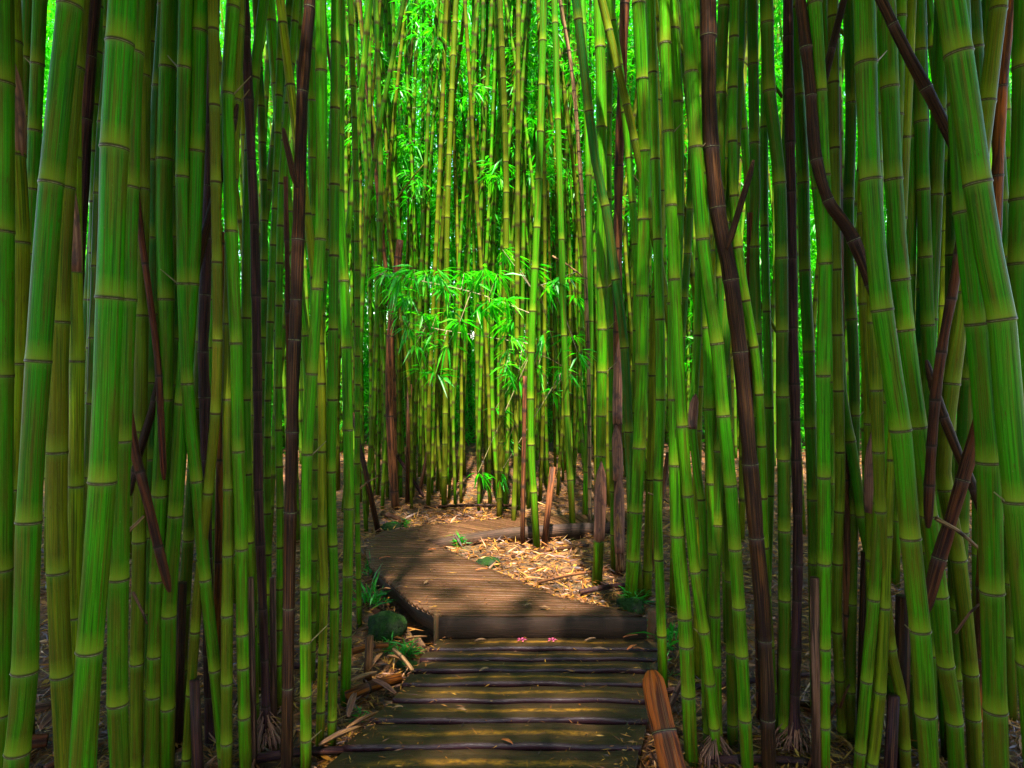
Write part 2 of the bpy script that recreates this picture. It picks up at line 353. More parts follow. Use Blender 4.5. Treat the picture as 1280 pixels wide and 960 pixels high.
def foliage_mesh(seed, H, rad, ncl, per=8, L=0.13, W=0.010):
    rng = np.random.default_rng(seed); ns = max(4, int(H / 0.35)); C = []; A = []; Bb = []
    while len(C) < ncl:
        z = rng.uniform(0, H); az = rng.uniform(0, 6.283); rl = rad * (0.5 + 0.5 * math.sin(math.pi * min(1, z / H * 1.2 + 0.1))) * rng.uniform(0.45, 1.1)
        a = np.array([0, 0, z]); m = int(rng.integers(4, 9))
        tip = a + np.array([math.cos(az) * rl, math.sin(az) * rl, rng.uniform(-0.05, 0.55) * rl])
        A.append(a); Bb.append(tip)
        for _ in range(m):
            t = rng.uniform(0.35, 1.05); C.append(a + (tip - a) * t + rng.normal(0, 0.06, 3) + np.array([0, 0, -0.12 * t * t]))
    C = np.array(C[:ncl]); V, Fc = fans(C, rng, per, L, W)
    rnd = np.repeat(rng.uniform(0, 1, len(V) // 5), 5)
    V2, F2 = twig_arrays(A, Bb); mi = np.concatenate([np.zeros(len(Fc)), np.ones(len(F2))])
    V = np.concatenate([V, V2]); Fc = np.concatenate([Fc, F2 + len(rnd)]); rnd = np.concatenate([rnd, np.zeros(len(V2))])
    return mesh_np('foliage', V, Fc, [M['leaf'], M['twig']], attrs={'rnd': ('FLOAT', rnd)}, smooth=False, midx=mi)
CROWN = [foliage_mesh(100 + i, 4.2, 0.75, 190) for i in range(4)]
TALL = [foliage_mesh(200 + i, 6.5, 0.70, 250) for i in range(5)]
SPARSE = [foliage_mesh(300 + i, 5.0, 0.5, 80) for i in range(4)]

TINT = dict(g=(0.017, 0.165, 0.001), b=(0.026, 0.25, 0.001), y=(0.10, 0.20, 0.003), d=(0.010, 0.095, 0.002), o=(0.060, 0.12, 0.003), t=(0.008, 0.11, 0.014),
            k=(0.010, 0.005, 0.003), p=(0.020, 0.009, 0.017), n=(0.10, 0.038, 0.014), r=(0.070, 0.016, 0.007), s=(0.34, 0.19, 0.08), q=(0.13, 0.06, 0.038), c=(0.19, 0.050, 0.005))
DEAD = set('kpnrsqc')
def sheath_part(cv, s0, s1, r, side, parent, pale=False, flare=0.0):
    """papery culm sheath hugging the stalk, pointed at its top"""
    nz, na = 9, 9; V = []; UV = []
    for i in range(nz):
        f = i / (nz - 1); s_ = s0 + (s1 - s0) * f; p = cv.at(min(s_, cv.L)); t = cv.tan(min(s_, cv.L)); a, b = frame(t)
        half = 1.9 * (1 - f ** 2.2) + 0.06; rr = r * (1.10 + 0.10 * f + flare * f * f)
        for j in range(na):
            an = side + half * (2 * j / (na - 1) - 1); w = 1 + 0.05 * math.sin(j * 2.3 + i * 1.1)
            V.append(p + a * (math.cos(an) * rr * w) + b * (math.sin(an) * rr * w)); UV.append((j / (na - 1) * 0.5, s_))
    Fc = [(i * na + j, i * na + j + 1, (i + 1) * na + j + 1, (i + 1) * na + j) for i in range(nz - 1) for j in range(na - 1)]
    base = np.array(parent.location); V = np.array(V) - base
    o = obj('sheath', mesh_np('sheath', V, Fc, [M['sheath_pale' if pale else 'sheath']], uv=UV), parent)
    md = o.modifiers.new('thick', 'SOLIDIFY'); md.thickness = 0.0015; return o

def culm(pts, w, yb=None, tint='g', label=None, group=None, top=None, end=False, diam=None, sheaths=(), node=None, rings=None, crown=True, k=None, near=None, cat='bamboo', name='bamboo_culm', float_base=False, nodes_on=True, taper=0.55, patches=(), base_flare=0, dep=None, jag=0):
    if diam is None and dep is None:
        diam = 0.045 + 0.00075 * w; d = F * diam / w
        if yb is not None and yb >= 955: d = min(d, 2.62)
        elif yb is not None:
            d = depth_of(yb, -0.1 if yb > 770 else 0.0)
        diam = d * w / F
    elif dep is not None: d = dep; diam = d * w / F
    else: d = F * diam / w
    if k is None: k = R.uniform(-0.05, 0.07)
    pts = sorted(pts, key=lambda p: -p[1])          # bottom first
    W = []
    for px, py in pts:
        dd = d * (1 + k * (700 - py) / F); W.append(on_depth(px, py, dd))
    if not float_base:      # down to the soil
        s = (W[1] - W[0]) / (W[1][2] - W[0][2]); s = np.clip(s, -0.35, 0.35); s[2] = 1
        g = gz(W[0][0], W[0][1]) - 0.06
        if W[0][2] > g + 0.15:
            n = max(1, int((W[0][2] - g) / 0.5)); add = []; q = W[0].copy(); st = (W[0][2] - g) / n
            for i in range(n): q = q - s * st; s = s * np.array([.8, .8, 1]); add.append(q.copy())
            W = add[::-1] + W
        else: W[0][2] = g
    if not end:
        s = (W[-1] - W[-2]) / (W[-1][2] - W[-2][2]); s = np.clip(s, -0.25, 0.25); s[2] = 1
        H = top or R.uniform(7.6, 9.4); q = W[-1].copy()
        while q[2] < H: q = q + s * 0.7; s = s * np.array([.93, .93, 1]); W.append(q.copy())
    cv = Curve(catmull(W, 8)); base = cv.at(0).copy(); base[2] = gz(base[0], base[1]) if not float_base else base[2]
    zt = 1.6 + d * 0.5
    dead = tint[0] in DEAD
    def rad(s_):
        z = float(np.interp(s_, cv.s, cv.p[:, 2])); r = diam / 2 * (1 + .018 * math.sin(s_ * 6.1 + w * 3) + .012 * math.sin(s_ * 15 + w * 7))
        if not end and z > zt: r *= 1 - taper * min(1, (z - zt) / 6)
        if dead: r *= 1 + .05 * math.sin(s_ * 17 + w) + .04 * math.sin(s_ * 41 + d * 9)
        if base_flare and s_ < 0.25: r *= 1 + base_flare * (1 - s_ / 0.25)
        if end:
            r *= 1 - 0.12 * (s_ / cv.L); e = cv.L - s_
            if jag and e < jag: r *= 0.35 + 0.65 * (e / jag) ** .7
            if jag and float_base and s_ < jag: r *= 0.35 + 0.65 * (s_ / jag) ** .7
        return r
    near = (w >= 7) if near is None else near
    # node positions
    zs = np.array([cv.at(v)[2] for v in np.linspace(0, cv.L, 200)]); sv = np.linspace(0, cv.L, 200)
    def s_of(py):
        dd = d * (1 + k * (700 - py) / F); return float(np.interp(on_depth(640, py, dd)[2], zs, sv))
    nodes = []
    if nodes_on:
        if node:
            ny = [s_of(y) for y in sorted(node, reverse=True)]; step = (ny[-1] - ny[0]) / max(1, len(ny) - 1) if len(ny) > 1 else 0.3
            v = ny[0] - step * 0.95
            while v > 0.06: nodes.append(v); v -= step * R.uniform(0.8, 0.95)
            nodes += ny; v = ny[-1]
        else:
            step = diam * R.uniform(4.6, 6.2) if diam > .03 else .22; v = R.uniform(0.02, 0.2); 
        while v < cv.L - 0.1: v += step * R.uniform(0.92, 1.1); nodes.append(v)
        nodes = sorted(n for n in nodes if 0.03 < n < cv.L - 0.02)
    V, Fc, UV, B = stalk_arrays(cv, rad, nodes, 20 if w > 20 else (14 if w > 9 else 8), near, bool(jag))
    root = thing(name, label, cat, tuple(base), group)
    st = obj('stalk', mesh_np('stalk', V - base, Fc, [M['dead' if dead else 'culm']], uv=UV, attrs={'band': ('FLOAT_COLOR', B)}), root)
    c = TINT[tint[0]]; j = R.uniform(0.85, 1.15); st.color = (c[0] * j * R.uniform(.8, 1.25), c[1] * j, c[2] * j, 1)
    if rings is None: rings = w >= 13
    if rings:
        for n in nodes:
            p = cv.at(n)
            if p[2] > zt + 0.3: break
            if not dead and R.random() < .10:
                sg = R.choice((-1, 1)); ln = R.uniform(.03, .10); a_, b_ = frame(cv.tan(n)); q0 = p - base + a_ * sg * rad(n) * .9; q1 = q0 + a_ * sg * ln * .7 - b_ * ln * R.uniform(-.2, .4) + np.array([0, 0, ln * .7])
                tv, tf = twig_arrays([q0], [q1], .0035); obj('side_twig', mesh_np('side_twig', tv, tf, [M['twig']]), root)
            r_ = obj('node_ring', ring_mesh(), root); r_.matrix_local = Matrix.Translation(Vector(p - base)) @ rotm(cv.tan(n)).to_4x4() @ Matrix.Diagonal((rad(n), rad(n), 0.036 * R.uniform(.7, 1.1), 1))
    for sh in sheaths:
        y0, y1 = sh[0], sh[1]; s0, s1 = s_of(y0), s_of(y1)
        sheath_part(cv, s0, s1, rad((s0 + s1) / 2), -math.pi / 2 + R.uniform(-.5, .5) if len(sh) < 3 else sh[2], root, pale=len(sh) > 3 and sh[3], flare=0.25)
    if crown and not dead and not end:
        proto = CROWN[R.randrange(4)] if (crown is True or d < 5) else crown
        zc = max(zt + 0.45, 3.4) if (crown is True or d < 6.4) else R.uniform(2.9, 3.8)
        zc = min(zc, 6.0)
        s_ = float(np.interp(zc, zs, sv)); p = cv.at(s_)
        f = obj('foliage', proto, root); f.location = Vector(p - base); f.rotation_euler = (0, 0, R.uniform(0, 6.28)); f.scale = (1, 1, R.uniform(.85, 1.1))
    root['_d'] = float(d); del root['_d']
    return root, cv, d

GL = 'bamboo culms crowding the left of the boardwalk'; GR = 'bamboo culms crowding the right of the boardwalk'; GC = 'bamboo culms around the bend'
GD = 'dead canes leaning in the thicket'
# ------------------------------------------------------------------ hand placed culms: (points, width, base y, tint, label, extra)
LEFT = [
 ([(3, 0), (4, 240), (3, 480), (2, 700), (0, 870)], 24, 960, 'g', 'green culm cut by the left edge of the picture', dict(node=[105, 290, 470, 712])),
 ([(14, 0), (20, 200), (25, 300), (22, 480), (18, 612), (14, 960)], 21, 960, 'y', 'yellow green culm with a torn reddish sheath at the far left', dict(node=[195, 304, 455, 612], sheaths=[(196, 70)])),
 ([(88, 0), (64, 230), (48, 452), (36, 653), (31, 840), (20, 960)], 28, 960, 'g', 'thick culm curving towards the lower left corner', dict(node=[9, 230, 452, 653, 840, 941], sheaths=[])),
 ([(98, 0), (80, 240), (73, 403), (71, 566), (72, 716), (77, 845), (82, 960)], 24, 960, 'o', 'brownish green culm just right of the thickest corner culm', dict(node=[235, 403, 566, 716, 845])),
 ([(92, 120), (93, 340), (96, 452), (95, 608), (93, 770), (92, 960)], 17, 960, 'y', 'yellow culm wearing a long red brown sheath, upper left', dict(node=[198, 340, 452, 608, 772], sheaths=[(340, 195)])),
 ([(118, 0), (107, 145), (99, 300), (93, 420)], 16, 940, 'p', 'purple brown dead cane standing behind the upper left culms', dict(node=[72, 150, 290, 400])),
 ([(153, 0), (143, 186), (137, 373), (128, 603), (112, 814), (103, 960)], 31, 960, 'g', 'thickest culm on the left, with a wide pale node ring', dict(node=[55, 186, 373, 603, 814])),
 ([(168, 0), (160, 250), (157, 375), (151, 552), (148, 724), (147, 880), (150, 960)], 24, 960, 'g', 'thick culm leaning on the thickest left culm', dict(node=[235, 375, 552, 724, 880])),
 ([(180, 0), (178, 300), (174, 678), (171, 830), (168, 960)], 16, 960, 'o', 'dull olive culm in shadow behind the crossed dark canes', dict(node=[540, 678, 830])),
 ([(212, 0), (205, 250), (208, 420), (200, 620), (194, 820), (188, 960)], 19, 960, 'g', 'green culm right of the broken brown canes', dict(node=[200, 375, 500, 620, 726, 820, 870])),
 ([(250, 0), (246, 190), (239, 355), (228, 505), (219, 645), (211, 770), (208, 960)], 18, 960, 'g', 'culm bowing left below a dark diagonal cane', dict(node=[40, 190, 355, 505, 645, 770, 885])),
 ([(232, 0), (228, 240), (234, 480), (246, 600), (256, 720), (269, 840), (283, 960)], 15, 960, 'g', 'slanting culm whose foot kicks out to the right', dict(node=[355, 480, 602, 725, 838])),
 ([(292, 0), (285, 118), (289, 290), (295, 430), (298, 565), (302, 687), (303, 793), (307, 960)], 15, 960, 'b', 'bright clean culm left of the purple cane', dict(node=[118, 290, 430, 565, 687, 793, 835, 897])),
 ([(268, 120), (272, 400), (269, 520), (260, 617), (246, 760), (230, 960)], 12, 955, 'o', 'slim culm crossing its neighbours towards the lower left', dict(node=[517, 617, 700, 790, 868])),
 ([(300, 0), (290, 240), (285, 480), (286, 612), (284, 770), (282, 960)], 14, 955, 'o', 'olive culm with a stepped break near its foot', dict(node=[500, 612, 695, 770])),
 ([(330, 0), (318, 98), (310, 240), (307, 500), (309, 593), (312, 700), (316, 820)], 12, 905, 'g', 'straight culm touching the purple cane', dict(node=[98, 190, 398, 500, 593, 678])),
 ([(401, 0), (402, 240), (397, 362), (389, 480), (384, 568), (382, 735), (382, 960)], 14, 955, 'b', 'fresh green culm right of the big dark left cane', dict(node=[90, 300, 362, 468, 568, 655, 735, 802, 870, 925])),
 ([(380, 240), (395, 360), (402, 480), (403, 657), (405, 742), (402, 850)], 11, 935, 'y', 'slim culm with an orange stained foot', dict(node=[430, 480, 565, 657, 742, 817])),
 ([(426, 0), (424, 240), (430, 352), (433, 435), (435, 538), (436, 636), (433, 800)], 13, 868, 'b', 'brightest left culm beside the leaf littered path edge', dict(node=[170, 240, 352, 435, 538, 636, 720, 795])),
 ([(418, 240), (416, 480), (414, 600), (418, 760), (416, 860)], 12, 930, 'g', 'culm with a small side knot close to the path', dict(node=[500, 590, 682, 760, 838, 900])),
 ([(438, 0), (445, 240), (447, 480), (446, 600), (448, 720)], 7, 790, 'g', 'thin culm nearest the left edge of the walkway', {}),
 ([(420, 60), (408, 300), (395, 560), (393, 700), (391, 800)], 8, 850, 'g', 'narrow culm half hidden by brighter left culms', {}),
 ([(352, 0), (346, 200), (338, 400), (334, 560), (336, 760)], 9, 880, 'g', 'slim culm between the purple cane and the dark cane', {}),
 ([(366, 60), (352, 240), (348, 480), (350, 640), (349, 800)], 9, 890, 'b', 'light green culm between the two dark left canes', {}),
 ([(192, 0), (190, 200), (186, 420), (184, 600), (183, 800)], 12, 900, 'd', 'dark culm behind the snapped brown cane', {}),
 ([(122, 0), (118, 300), (112, 560), (110, 800)], 12, 900, 'g', 'slim culm in the gap left of the thickest left culm', {}),
 ([(50, 0), (42, 200), (38, 330), (32, 600), (34, 800)], 15, 930, 'g', 'culm behind the curving corner culm', {}),
 ([(36, 0), (32, 120), (36, 260), (34, 480)], 14, 930, 'd', 'dark green culm near the upper left corner', {}),
 ([(222, 0), (220, 300), (214, 500), (212, 700)], 13, 905, 'd', 'dark culm beside the bowing left culm', {}),
 ([(265, 0), (262, 240), (252, 420), (243, 560)], 14, 920, 'd', 'dark green culm crossing behind the black diagonal cane', {}),
 ([(320, 0), (330, 240), (328, 480), (327, 600)], 9, 860, 'd', 'slim shaded culm hugging the purple cane', {}),
 ([(372, 0), (356, 150), (344, 300), (346, 420)], 9, 850, 'd', 'slim culm leaning right above the pale twig', {}),
 ([(145, 0), (128, 200), (120, 420)], 16, 930, 'd', 'shaded culm in the upper left bunch', {}),
 ([(206, 0), (196, 160), (192, 300)], 16, 930, 't', 'blue green shaded culm at the upper left', {}),
]
RIGHT = [
 ([(838, 0), (845, 130), (846, 270), (843, 380), (844, 500), (845, 582), (847, 670), (856, 773), (860, 860)], 18, 945, 'b', 'broad bright culm just right of the walkway', dict(node=[130, 270, 380, 500, 582, 670, 773, 808, 870])),
 ([(830, 0), (838, 240), (850, 480), (858, 600), (869, 715), (881, 800), (892, 900)], 14, 950, 'b', 'culm bending away from the walkway with roots showing', dict(node=[350, 533, 620, 715, 790, 855, 910])),
 ([(868, 0), (878, 240), (885, 410), (887, 512), (890, 605), (892, 692), (895, 860)], 14, 930, 'b', 'straight culm left of the great dark cane', dict(node=[300, 410, 512, 605, 692, 770, 832])),
 ([(862, 60), (878, 300), (896, 430), (904, 520), (913, 607), (919, 687), (927, 820), (937, 960)], 16, 960, 'b', 'leaning culm marked by a small red blotch', dict(node=[185, 300, 430, 520, 607, 687, 760, 820, 900])),
 ([(985, 0), (984, 142), (981, 235), (980, 345), (982, 520), (983, 595), (979, 665), (978, 760)], 11, 900, 'g', 'slim culm left of the right purple cane', dict(node=[142, 235, 345, 430, 520, 595, 665])),
 ([(990, 0), (1003, 200), (1006, 339), (1011, 440), (1013, 535), (1016, 625), (1018, 740)], 14, 890, 'g', 'culm right of the right purple cane', dict(node=[120, 230, 339, 440, 535, 625, 705])),
 ([(1018, 0), (1028, 190), (1032, 330), (1029, 470), (1030, 597), (1030, 705), (1030, 960)], 16, 960, 'b', 'upright bright culm standing full height at the right', dict(node=[115, 220, 330, 470, 597, 705, 810, 850, 908])),
 ([(1030, 60), (1040, 240), (1051, 480), (1063, 552), (1077, 645), (1092, 720), (1104, 800)], 13, 920, 'g', 'culm slanting right to meet the thick right culms', dict(node=[310, 430, 552, 645, 740])),
 ([(1126, 0), (1118, 240), (1110, 430), (1104, 503), (1099, 630), (1092, 750), (1083, 852), (1072, 960)], 14, 960, 'b', 'bright culm slanting left at its foot', dict(node=[380, 503, 630, 750, 852, 940])),
 ([(1080, 0), (1088, 225), (1103, 388), (1126, 538), (1138, 673), (1150, 788), (1157, 893), (1162, 960)], 24, 960, 'g', 'thick culm sweeping right from the top, fourth from the right edge', dict(node=[80, 225, 388, 538, 673, 788, 893])),
 ([(1108, 0), (1117, 225), (1132, 413), (1148, 534), (1161, 645), (1174, 745), (1182, 832), (1193, 903), (1200, 960)], 20, 960, 'g', 'culm sweeping right alongside the thick curved culm', dict(node=[110, 225, 350, 413, 534, 645, 745, 832, 903])),
 ([(1141, 0), (1139, 172), (1137, 300), (1134, 480), (1138, 700)], 15, 925, 'g', 'straight culm crossing in front of the black diagonal cane', dict(node=[33, 172, 345, 480, 600])),
 ([(1188, 0), (1203, 100), (1222, 230), (1240, 340), (1252, 400), (1262, 520), (1272, 627), (1286, 800), (1298, 960)], 31, 960, 'g', 'thickest right culm curving out of the right edge', dict(node=[68, 230, 400, 627, 830])),
 ([(1196, 0), (1206, 240), (1222, 405), (1232, 520), (1236, 578), (1240, 740), (1244, 888), (1246, 960)], 27, 960, 'g', 'thick upright culm second from the right edge', dict(node=[130, 265, 405, 578, 740, 888])),
 ([(1236, 0), (1231, 65), (1228, 200), (1218, 330), (1210, 480)], 15, 930, 'g', 'culm with a dark node near the upper right', dict(node=[65, 210, 350])),
 ([(1262, 0), (1252, 108), (1246, 240), (1240, 400)], 13, 925, 'c', 'orange brown dead culm at the upper right corner', dict(node=[108, 220, 340])),
 ([(1284, 0), (1279, 200), (1276, 400), (1290, 600), (1296, 800)], 26, 960, 'g', 'culm cut by the right edge of the picture', dict(node=[85, 250, 330, 500])),
 ([(1178, 0), (1169, 240), (1162, 400), (1158, 540), (1160, 700)], 17, 940, 'g', 'culm running behind the brown leaning cane', dict(node=[140, 245, 400, 560])),
 ([(1060, 0), (1064, 140), (1060, 300), (1068, 480), (1065, 700)], 13, 915, 'd', 'dark culm right of the stub topped dead cane', dict(node=[130, 250, 400, 520])),
 ([(1200, 400), (1180, 560), (1182, 612), (1198, 700), (1213, 842), (1222, 960)], 18, 958, 'o', 'dull olive culm behind the crossed brown canes', dict(node=[480, 612, 700, 842, 898])),
 ([(1098, 560), (1103, 700), (1113, 811), (1127, 878), (1135, 960)], 14, 957, 'o', 'olive culm whose foot slants right under the thick culms', dict(node=[640, 730, 811, 878, 935])),
 ([(1120, 400), (1112, 575), (1108, 670), (1100, 865), (1086, 950)], 14, 955, 'y', 'yellowish culm behind the right slanting pair', dict(node=[575, 670, 760, 865])),
 ([(958, 0), (955, 240), (961, 480), (963, 600), (958, 760)], 10, 880, 'g', 'slim culm right of the great dark cane', dict(node=[283, 390, 510, 620])),
 ([(918, 0), (916, 200), (925, 330), (948, 480), (956, 700), (962, 800)], 11, 925, 'g', 'slim green culm peeping past the great dark cane', {}),
 ([(905, 0), (900, 120), (899, 230), (905, 430)], 14, 925, 'd', 'dark green culm crossing the top of the great dark cane', dict(node=[10, 118, 240])),
 ([(925, 0), (918, 180), (912, 300)], 15, 930, 'd', 'shaded culm above the fork of the great dark cane', dict(node=[78, 182])),
 ([(940, 0), (944, 240), (942, 300), (950, 560)], 13, 920, 'd', 'shaded culm rising over the short cut cane', dict(node=[82, 180, 310])),
 ([(958, 0), (962, 120), (975, 240), (978, 480)], 15, 935, 'd', 'wide shaded culm at the upper right centre', dict(node=[30, 115, 230])),
 ([(1205, 0), (1190, 240), (1188, 500), (1190, 640)], 12, 900, 'd', 'dark culm in the gap behind the thickest right culm', {}),
 ([(1086, 60), (1080, 300), (1086, 480), (1088, 520), (1090, 700)], 15, 935, 'y', 'culm with a purple sheathed joint at mid height', dict(node=[380, 530, 605, 700], sheaths=[(640, 530, -1.6)])),
 ([(1256, 300), (1268, 480), (1262, 700), (1265, 900)], 14, 900, 'd', 'dark culm glimpsed at the right edge', {}),
 ([(1048, 480), (1050, 600), (1046, 760), (1052, 900)], 12, 925, 'o', 'olive culm among the lower right stems', dict(node=[640, 705, 790, 850])),
 ([(1165, 560), (1170, 700), (1176, 800)], 15, 935, 'g', 'green culm at the foot of the brown leaning cane', {}),
 ([(1150, 0), (1155, 240), (1150, 480)], 14, 920, 't', 'blue green culm left of the long brown leaning cane', {}),
 ([(1215, 0), (1222, 160), (1216, 300)], 18, 940, 'd', 'shaded culm beneath the thickest right culm', {}),
 ([(876, 200), (872, 420), (866, 540), (878, 640), (880, 760)], 10, 905, 'b', 'culm with a brown sheathed joint right of the walkway', dict(node=[420, 535, 625, 712], sheaths=[(536, 492, -1.57)])),
 ([(815, 60), (822, 300), (826, 480), (822, 640), (826, 760)], 12, 862, 'b', 'culm at the right end of the wooden step', dict(node=[200, 300, 400, 500, 600, 700])),
]
CENTRE = [
 ([(700, 0), (716, 100), (727, 240), (733, 380), (736, 480), (737, 600)], 5, 668, 's', 'slim tan cane leaning left near the middle', dict(crown=False, near=True)),
 ([(720, 0), (744, 200), (757, 260), (770, 350), (781, 440), (788, 600), (790, 700)], 11, 745, 't', 'long blue green culm leaning left over the bend', dict(node=[140, 258, 350, 435, 540, 640])),
 ([(748, 0), (752, 130), (752, 298), (753, 420), (752, 480), (750, 640), (748, 690)], 13, 735, 'b', 'bright culm with an orange sheath above its dark foot', dict(node=[60, 160, 240, 360, 412, 465, 520, 570, 640, 676], sheaths=[(676, 575, -1.6)])),
 ([(762, 0), (779, 120), (793, 290), (796, 400), (790, 560), (788, 650)], 9, 738, 'b', 'slender bright culm leaning beside the blue green one', {}),
 ([(728, 0), (735, 200), (738, 402), (737, 470), (733, 600)], 8, 660, 'b', 'slim bright culm left of the sheathed culm', dict(node=[220, 402, 469, 530, 590])),
 ([(798, 0), (806, 180), (803, 370), (802, 455), (799, 560), (795, 640), (790, 720)], 16, 752, 'b', 'broad bright culm above the hollow cut stump', dict(node=[100, 190, 275, 370, 455, 560, 640, 700])),
 ([(779, 60), (773, 240), (772, 420), (772, 560), (774, 660)], 11, 720, 'n', 'ragged brown sheathed culm right of the litter clearing', dict(sheaths=[(530, 415, -1.2), (600, 530, -1.9), (690, 590, -1.5), (712, 640, -2.0, 1)], node=[415, 530, 600])),
 ([(812, 0), (826, 240), (818, 400), (816, 520), (812, 640)], 12, 745, 'y', 'culm with orange yellow patches near the right centre', dict(node=[240, 372, 470, 600])),
 ([(648, 0), (647, 240), (646, 440), (645, 560), (643, 620)], 6, 668, 'o', 'slim culm, left of the three sharing one root', {}),
 ([(680, 0), (673, 240), (664, 440), (664, 560), (668, 630)], 9, 690, 'g', 'culm on the right of the three sharing one root', dict(near=True)),
 ([(656, 470), (655, 540), (654, 610)], 6, 684, 'n', 'brown dead stem between two green culms at the bend', dict(crown=False, end=True)),
 ([(604, 0), (603, 200), (602, 420), (600, 560)], 5, 632, 'd', 'dark slim culm standing against the bright leaves', {}),
 ([(548, 0), (538, 100), (528, 300), (520, 500)], 5, 628, 'd', 'slim culm arching left over the bend', {}),
 ([(693, 0), (700, 240), (707, 480), (713, 600)], 8, 672, 'g', 'culm behind the broken brown stub', dict(node=[150, 300, 420, 520, 600])),
 ([(765, 0), (760, 200), (764, 400), (766, 560)], 9, 715, 'g', 'culm tucked behind the sheathed bright culm', {}),
 ([(470, 0), (476, 240), (468, 480), (462, 580)], 6, 650, 'g', 'slim culm leaning over the left of the bend', {}),
 ([(505, 0), (462, 240), (450, 480), (455, 600)], 6, 668, 'g', 'culm arching right above the left path edge', {}),
 ([(468, 200), (490, 420), (494, 560)], 5, 640, 'n', 'thin brown cane in the left of the bend', dict(crown=False)),
 ([(570, 0), (560, 240), (557, 480), (556, 560)], 7, 640, 'o', 'olive culm left of the leafy branches at the bend', {}),
 ([(625, 0), (633, 240), (628, 480), (626, 560)], 7, 648, 'o', 'olive culm behind the drooping leaf fans', {}),
]
for lst, g in ((LEFT, GL), (RIGHT, GR), (CENTRE, GC)):
    for pts, w, yb, tint, lab, kw in lst:
        if tint in DEAD: kw = dict(kw); kw['crown'] = False
        if 150 < pts[len(pts) // 2][0] < 1080: kw = dict(kw); kw['crown'] = False
        r_, cv_, d_ = culm(pts, w, yb, tint, lab + (' of the walkway' if False else ''), g, **kw)
        if lab.startswith('culm on the right of the three'): HOST = (r_, cv_, d_)

# ------------------------------------------------------------------ dead, dark and broken canes (each its own thing)
def dead_cane(pts, w, yb, tint, label, **kw):
    kw.setdefault('name', 'dead_cane'); kw.setdefault('cat', 'dead cane')
    if kw.get('float_base'): kw.setdefault('jag', .06)
    return culm(pts, w, yb, tint, label, GD, crown=False, **kw)
dead_cane([(388, 0), (378, 115), (374, 260), (367, 480), (363, 640), (361, 760), (357, 960)], 15, 958, 'k', 'big black and brown streaked cane standing full height on the left', node=[10, 115, 300, 375, 425, 540, 640, 760, 860])
dead_cane([(885, 0), (887, 150), (898, 270), (912, 340), (926, 450), (936, 560), (946, 680), (956, 800), (963, 960)], 19, 960, 'k', 'great dark cane bending across the right of the walkway', node=[46, 185, 260, 350, 440, 580, 672, 800])
dead_cane([(314, 190), (318, 280), (320, 370), (322, 488), (323, 612), (327, 720), (331, 830), (332, 880)], 11, 928, 'p', 'purple black cane standing on a shaggy root, left side', node=[200, 280, 370, 440, 488, 540, 612, 680, 760], end=False, top=5.5, base_flare=0.6)
dead_cane([(988, 200), (990, 323), (991, 410), (993, 480), (995, 560), (997, 640), (997, 720), (994, 860)], 12, 935, 'p', 'purple black cane standing on a shaggy root, right side', node=[240, 323, 410, 480, 525, 575, 642, 705, 750], top=5.5, base_flare=0.6)
dead_cane([(256, 380), (254, 440), (256, 500), (257, 575), (258, 640)], 13, 930, 'p', 'purple sheathed cane with one white node ring, left side', node=[440, 497, 575], end=False, top=6)
dead_cane([(998, -20), (1012, 100), (1019, 190), (1035, 250), (1062, 290), (1088, 352), (1104, 392)], 15, None, 'k', 'dark cane bent at the upper right and wedged behind a culm', end=True, float_base=True, dep=2.45, node=[60, 120, 200, 250, 300])
dead_cane([(1062, -30), (1040, 60), (1026, 118), (1014, 165)], 10, None, 'k', 'short black cane slanting left at the upper right', end=True, float_base=True, dep=2.55, node=[60])
dead_cane([(1090, -25), (1128, 55), (1160, 115), (1192, 180), (1214, 228)], 14, None, 'k', 'black cane slanting down to the thickest right culm', end=True, float_base=True, dep=2.12, node=[30, 110])
dead_cane([(1214, 150), (1206, 250), (1196, 335), (1181, 415), (1170, 490), (1163, 580), (1160, 660)], 12, None, 'r', 'long red brown cane leaning right at the right side', end=True, float_base=True, dep=2.3, node=[440, 500])
dead_cane([(1158, 450), (1172, 500), (1194, 558), (1216, 608), (1238, 670)], 12, None, 'k', 'dark snapped cane, upper stroke of the right crossed pair', end=True, float_base=True, dep=2.45, nodes_on=True, node=[520])
dead_cane([(1240, 470), (1222, 535), (1206, 590), (1190, 645), (1172, 705), (1155, 770)], 17, None, 'r', 'thick red brown snapped cane, lower stroke of the right crossed pair', end=True, float_base=True, dep=2.35, node=[600])
dead_cane([(160, 130), (167, 215), (176, 290), (187, 370), (197, 450), (202, 540), (205, 600)], 9, None, 'r', 'long red brown cane leaning left at the left side', end=True, float_base=True, dep=2.55, node=[330, 470])
dead_cane([(214, 410), (200, 470), (189, 520), (176, 560), (162, 620)], 10, None, 'k', 'dark snapped cane, upper stroke of the left crossed pair', end=True, float_base=True, dep=2.6, node=[500])
dead_cane([(152, 450), (160, 510), (170, 570), (183, 620), (197, 680), (212, 740)], 12, None, 'r', 'thick red brown snapped cane, lower stroke of the left crossed pair', end=True, float_base=True, dep=2.5, node=[590])
dead_cane([(297, 130), (283, 190), (269, 245), (257, 290), (246, 335), (236, 380)], 10, None, 'k', 'black cane slanting left in the upper left thicket', end=True, float_base=True, dep=2.7, node=[250])
dead_cane([(354, 160), (362, 200), (371, 235)], 9, None, 'k', 'short dark stub forking from the big left cane', end=True, float_base=True, dep=2.64, nodes_on=False)
dead_cane([(942, 200), (926, 260), (908, 312)], 9, None, 'k', 'short dark stub forking from the great dark cane', end=True, float_base=True, dep=2.58, nodes_on=False)
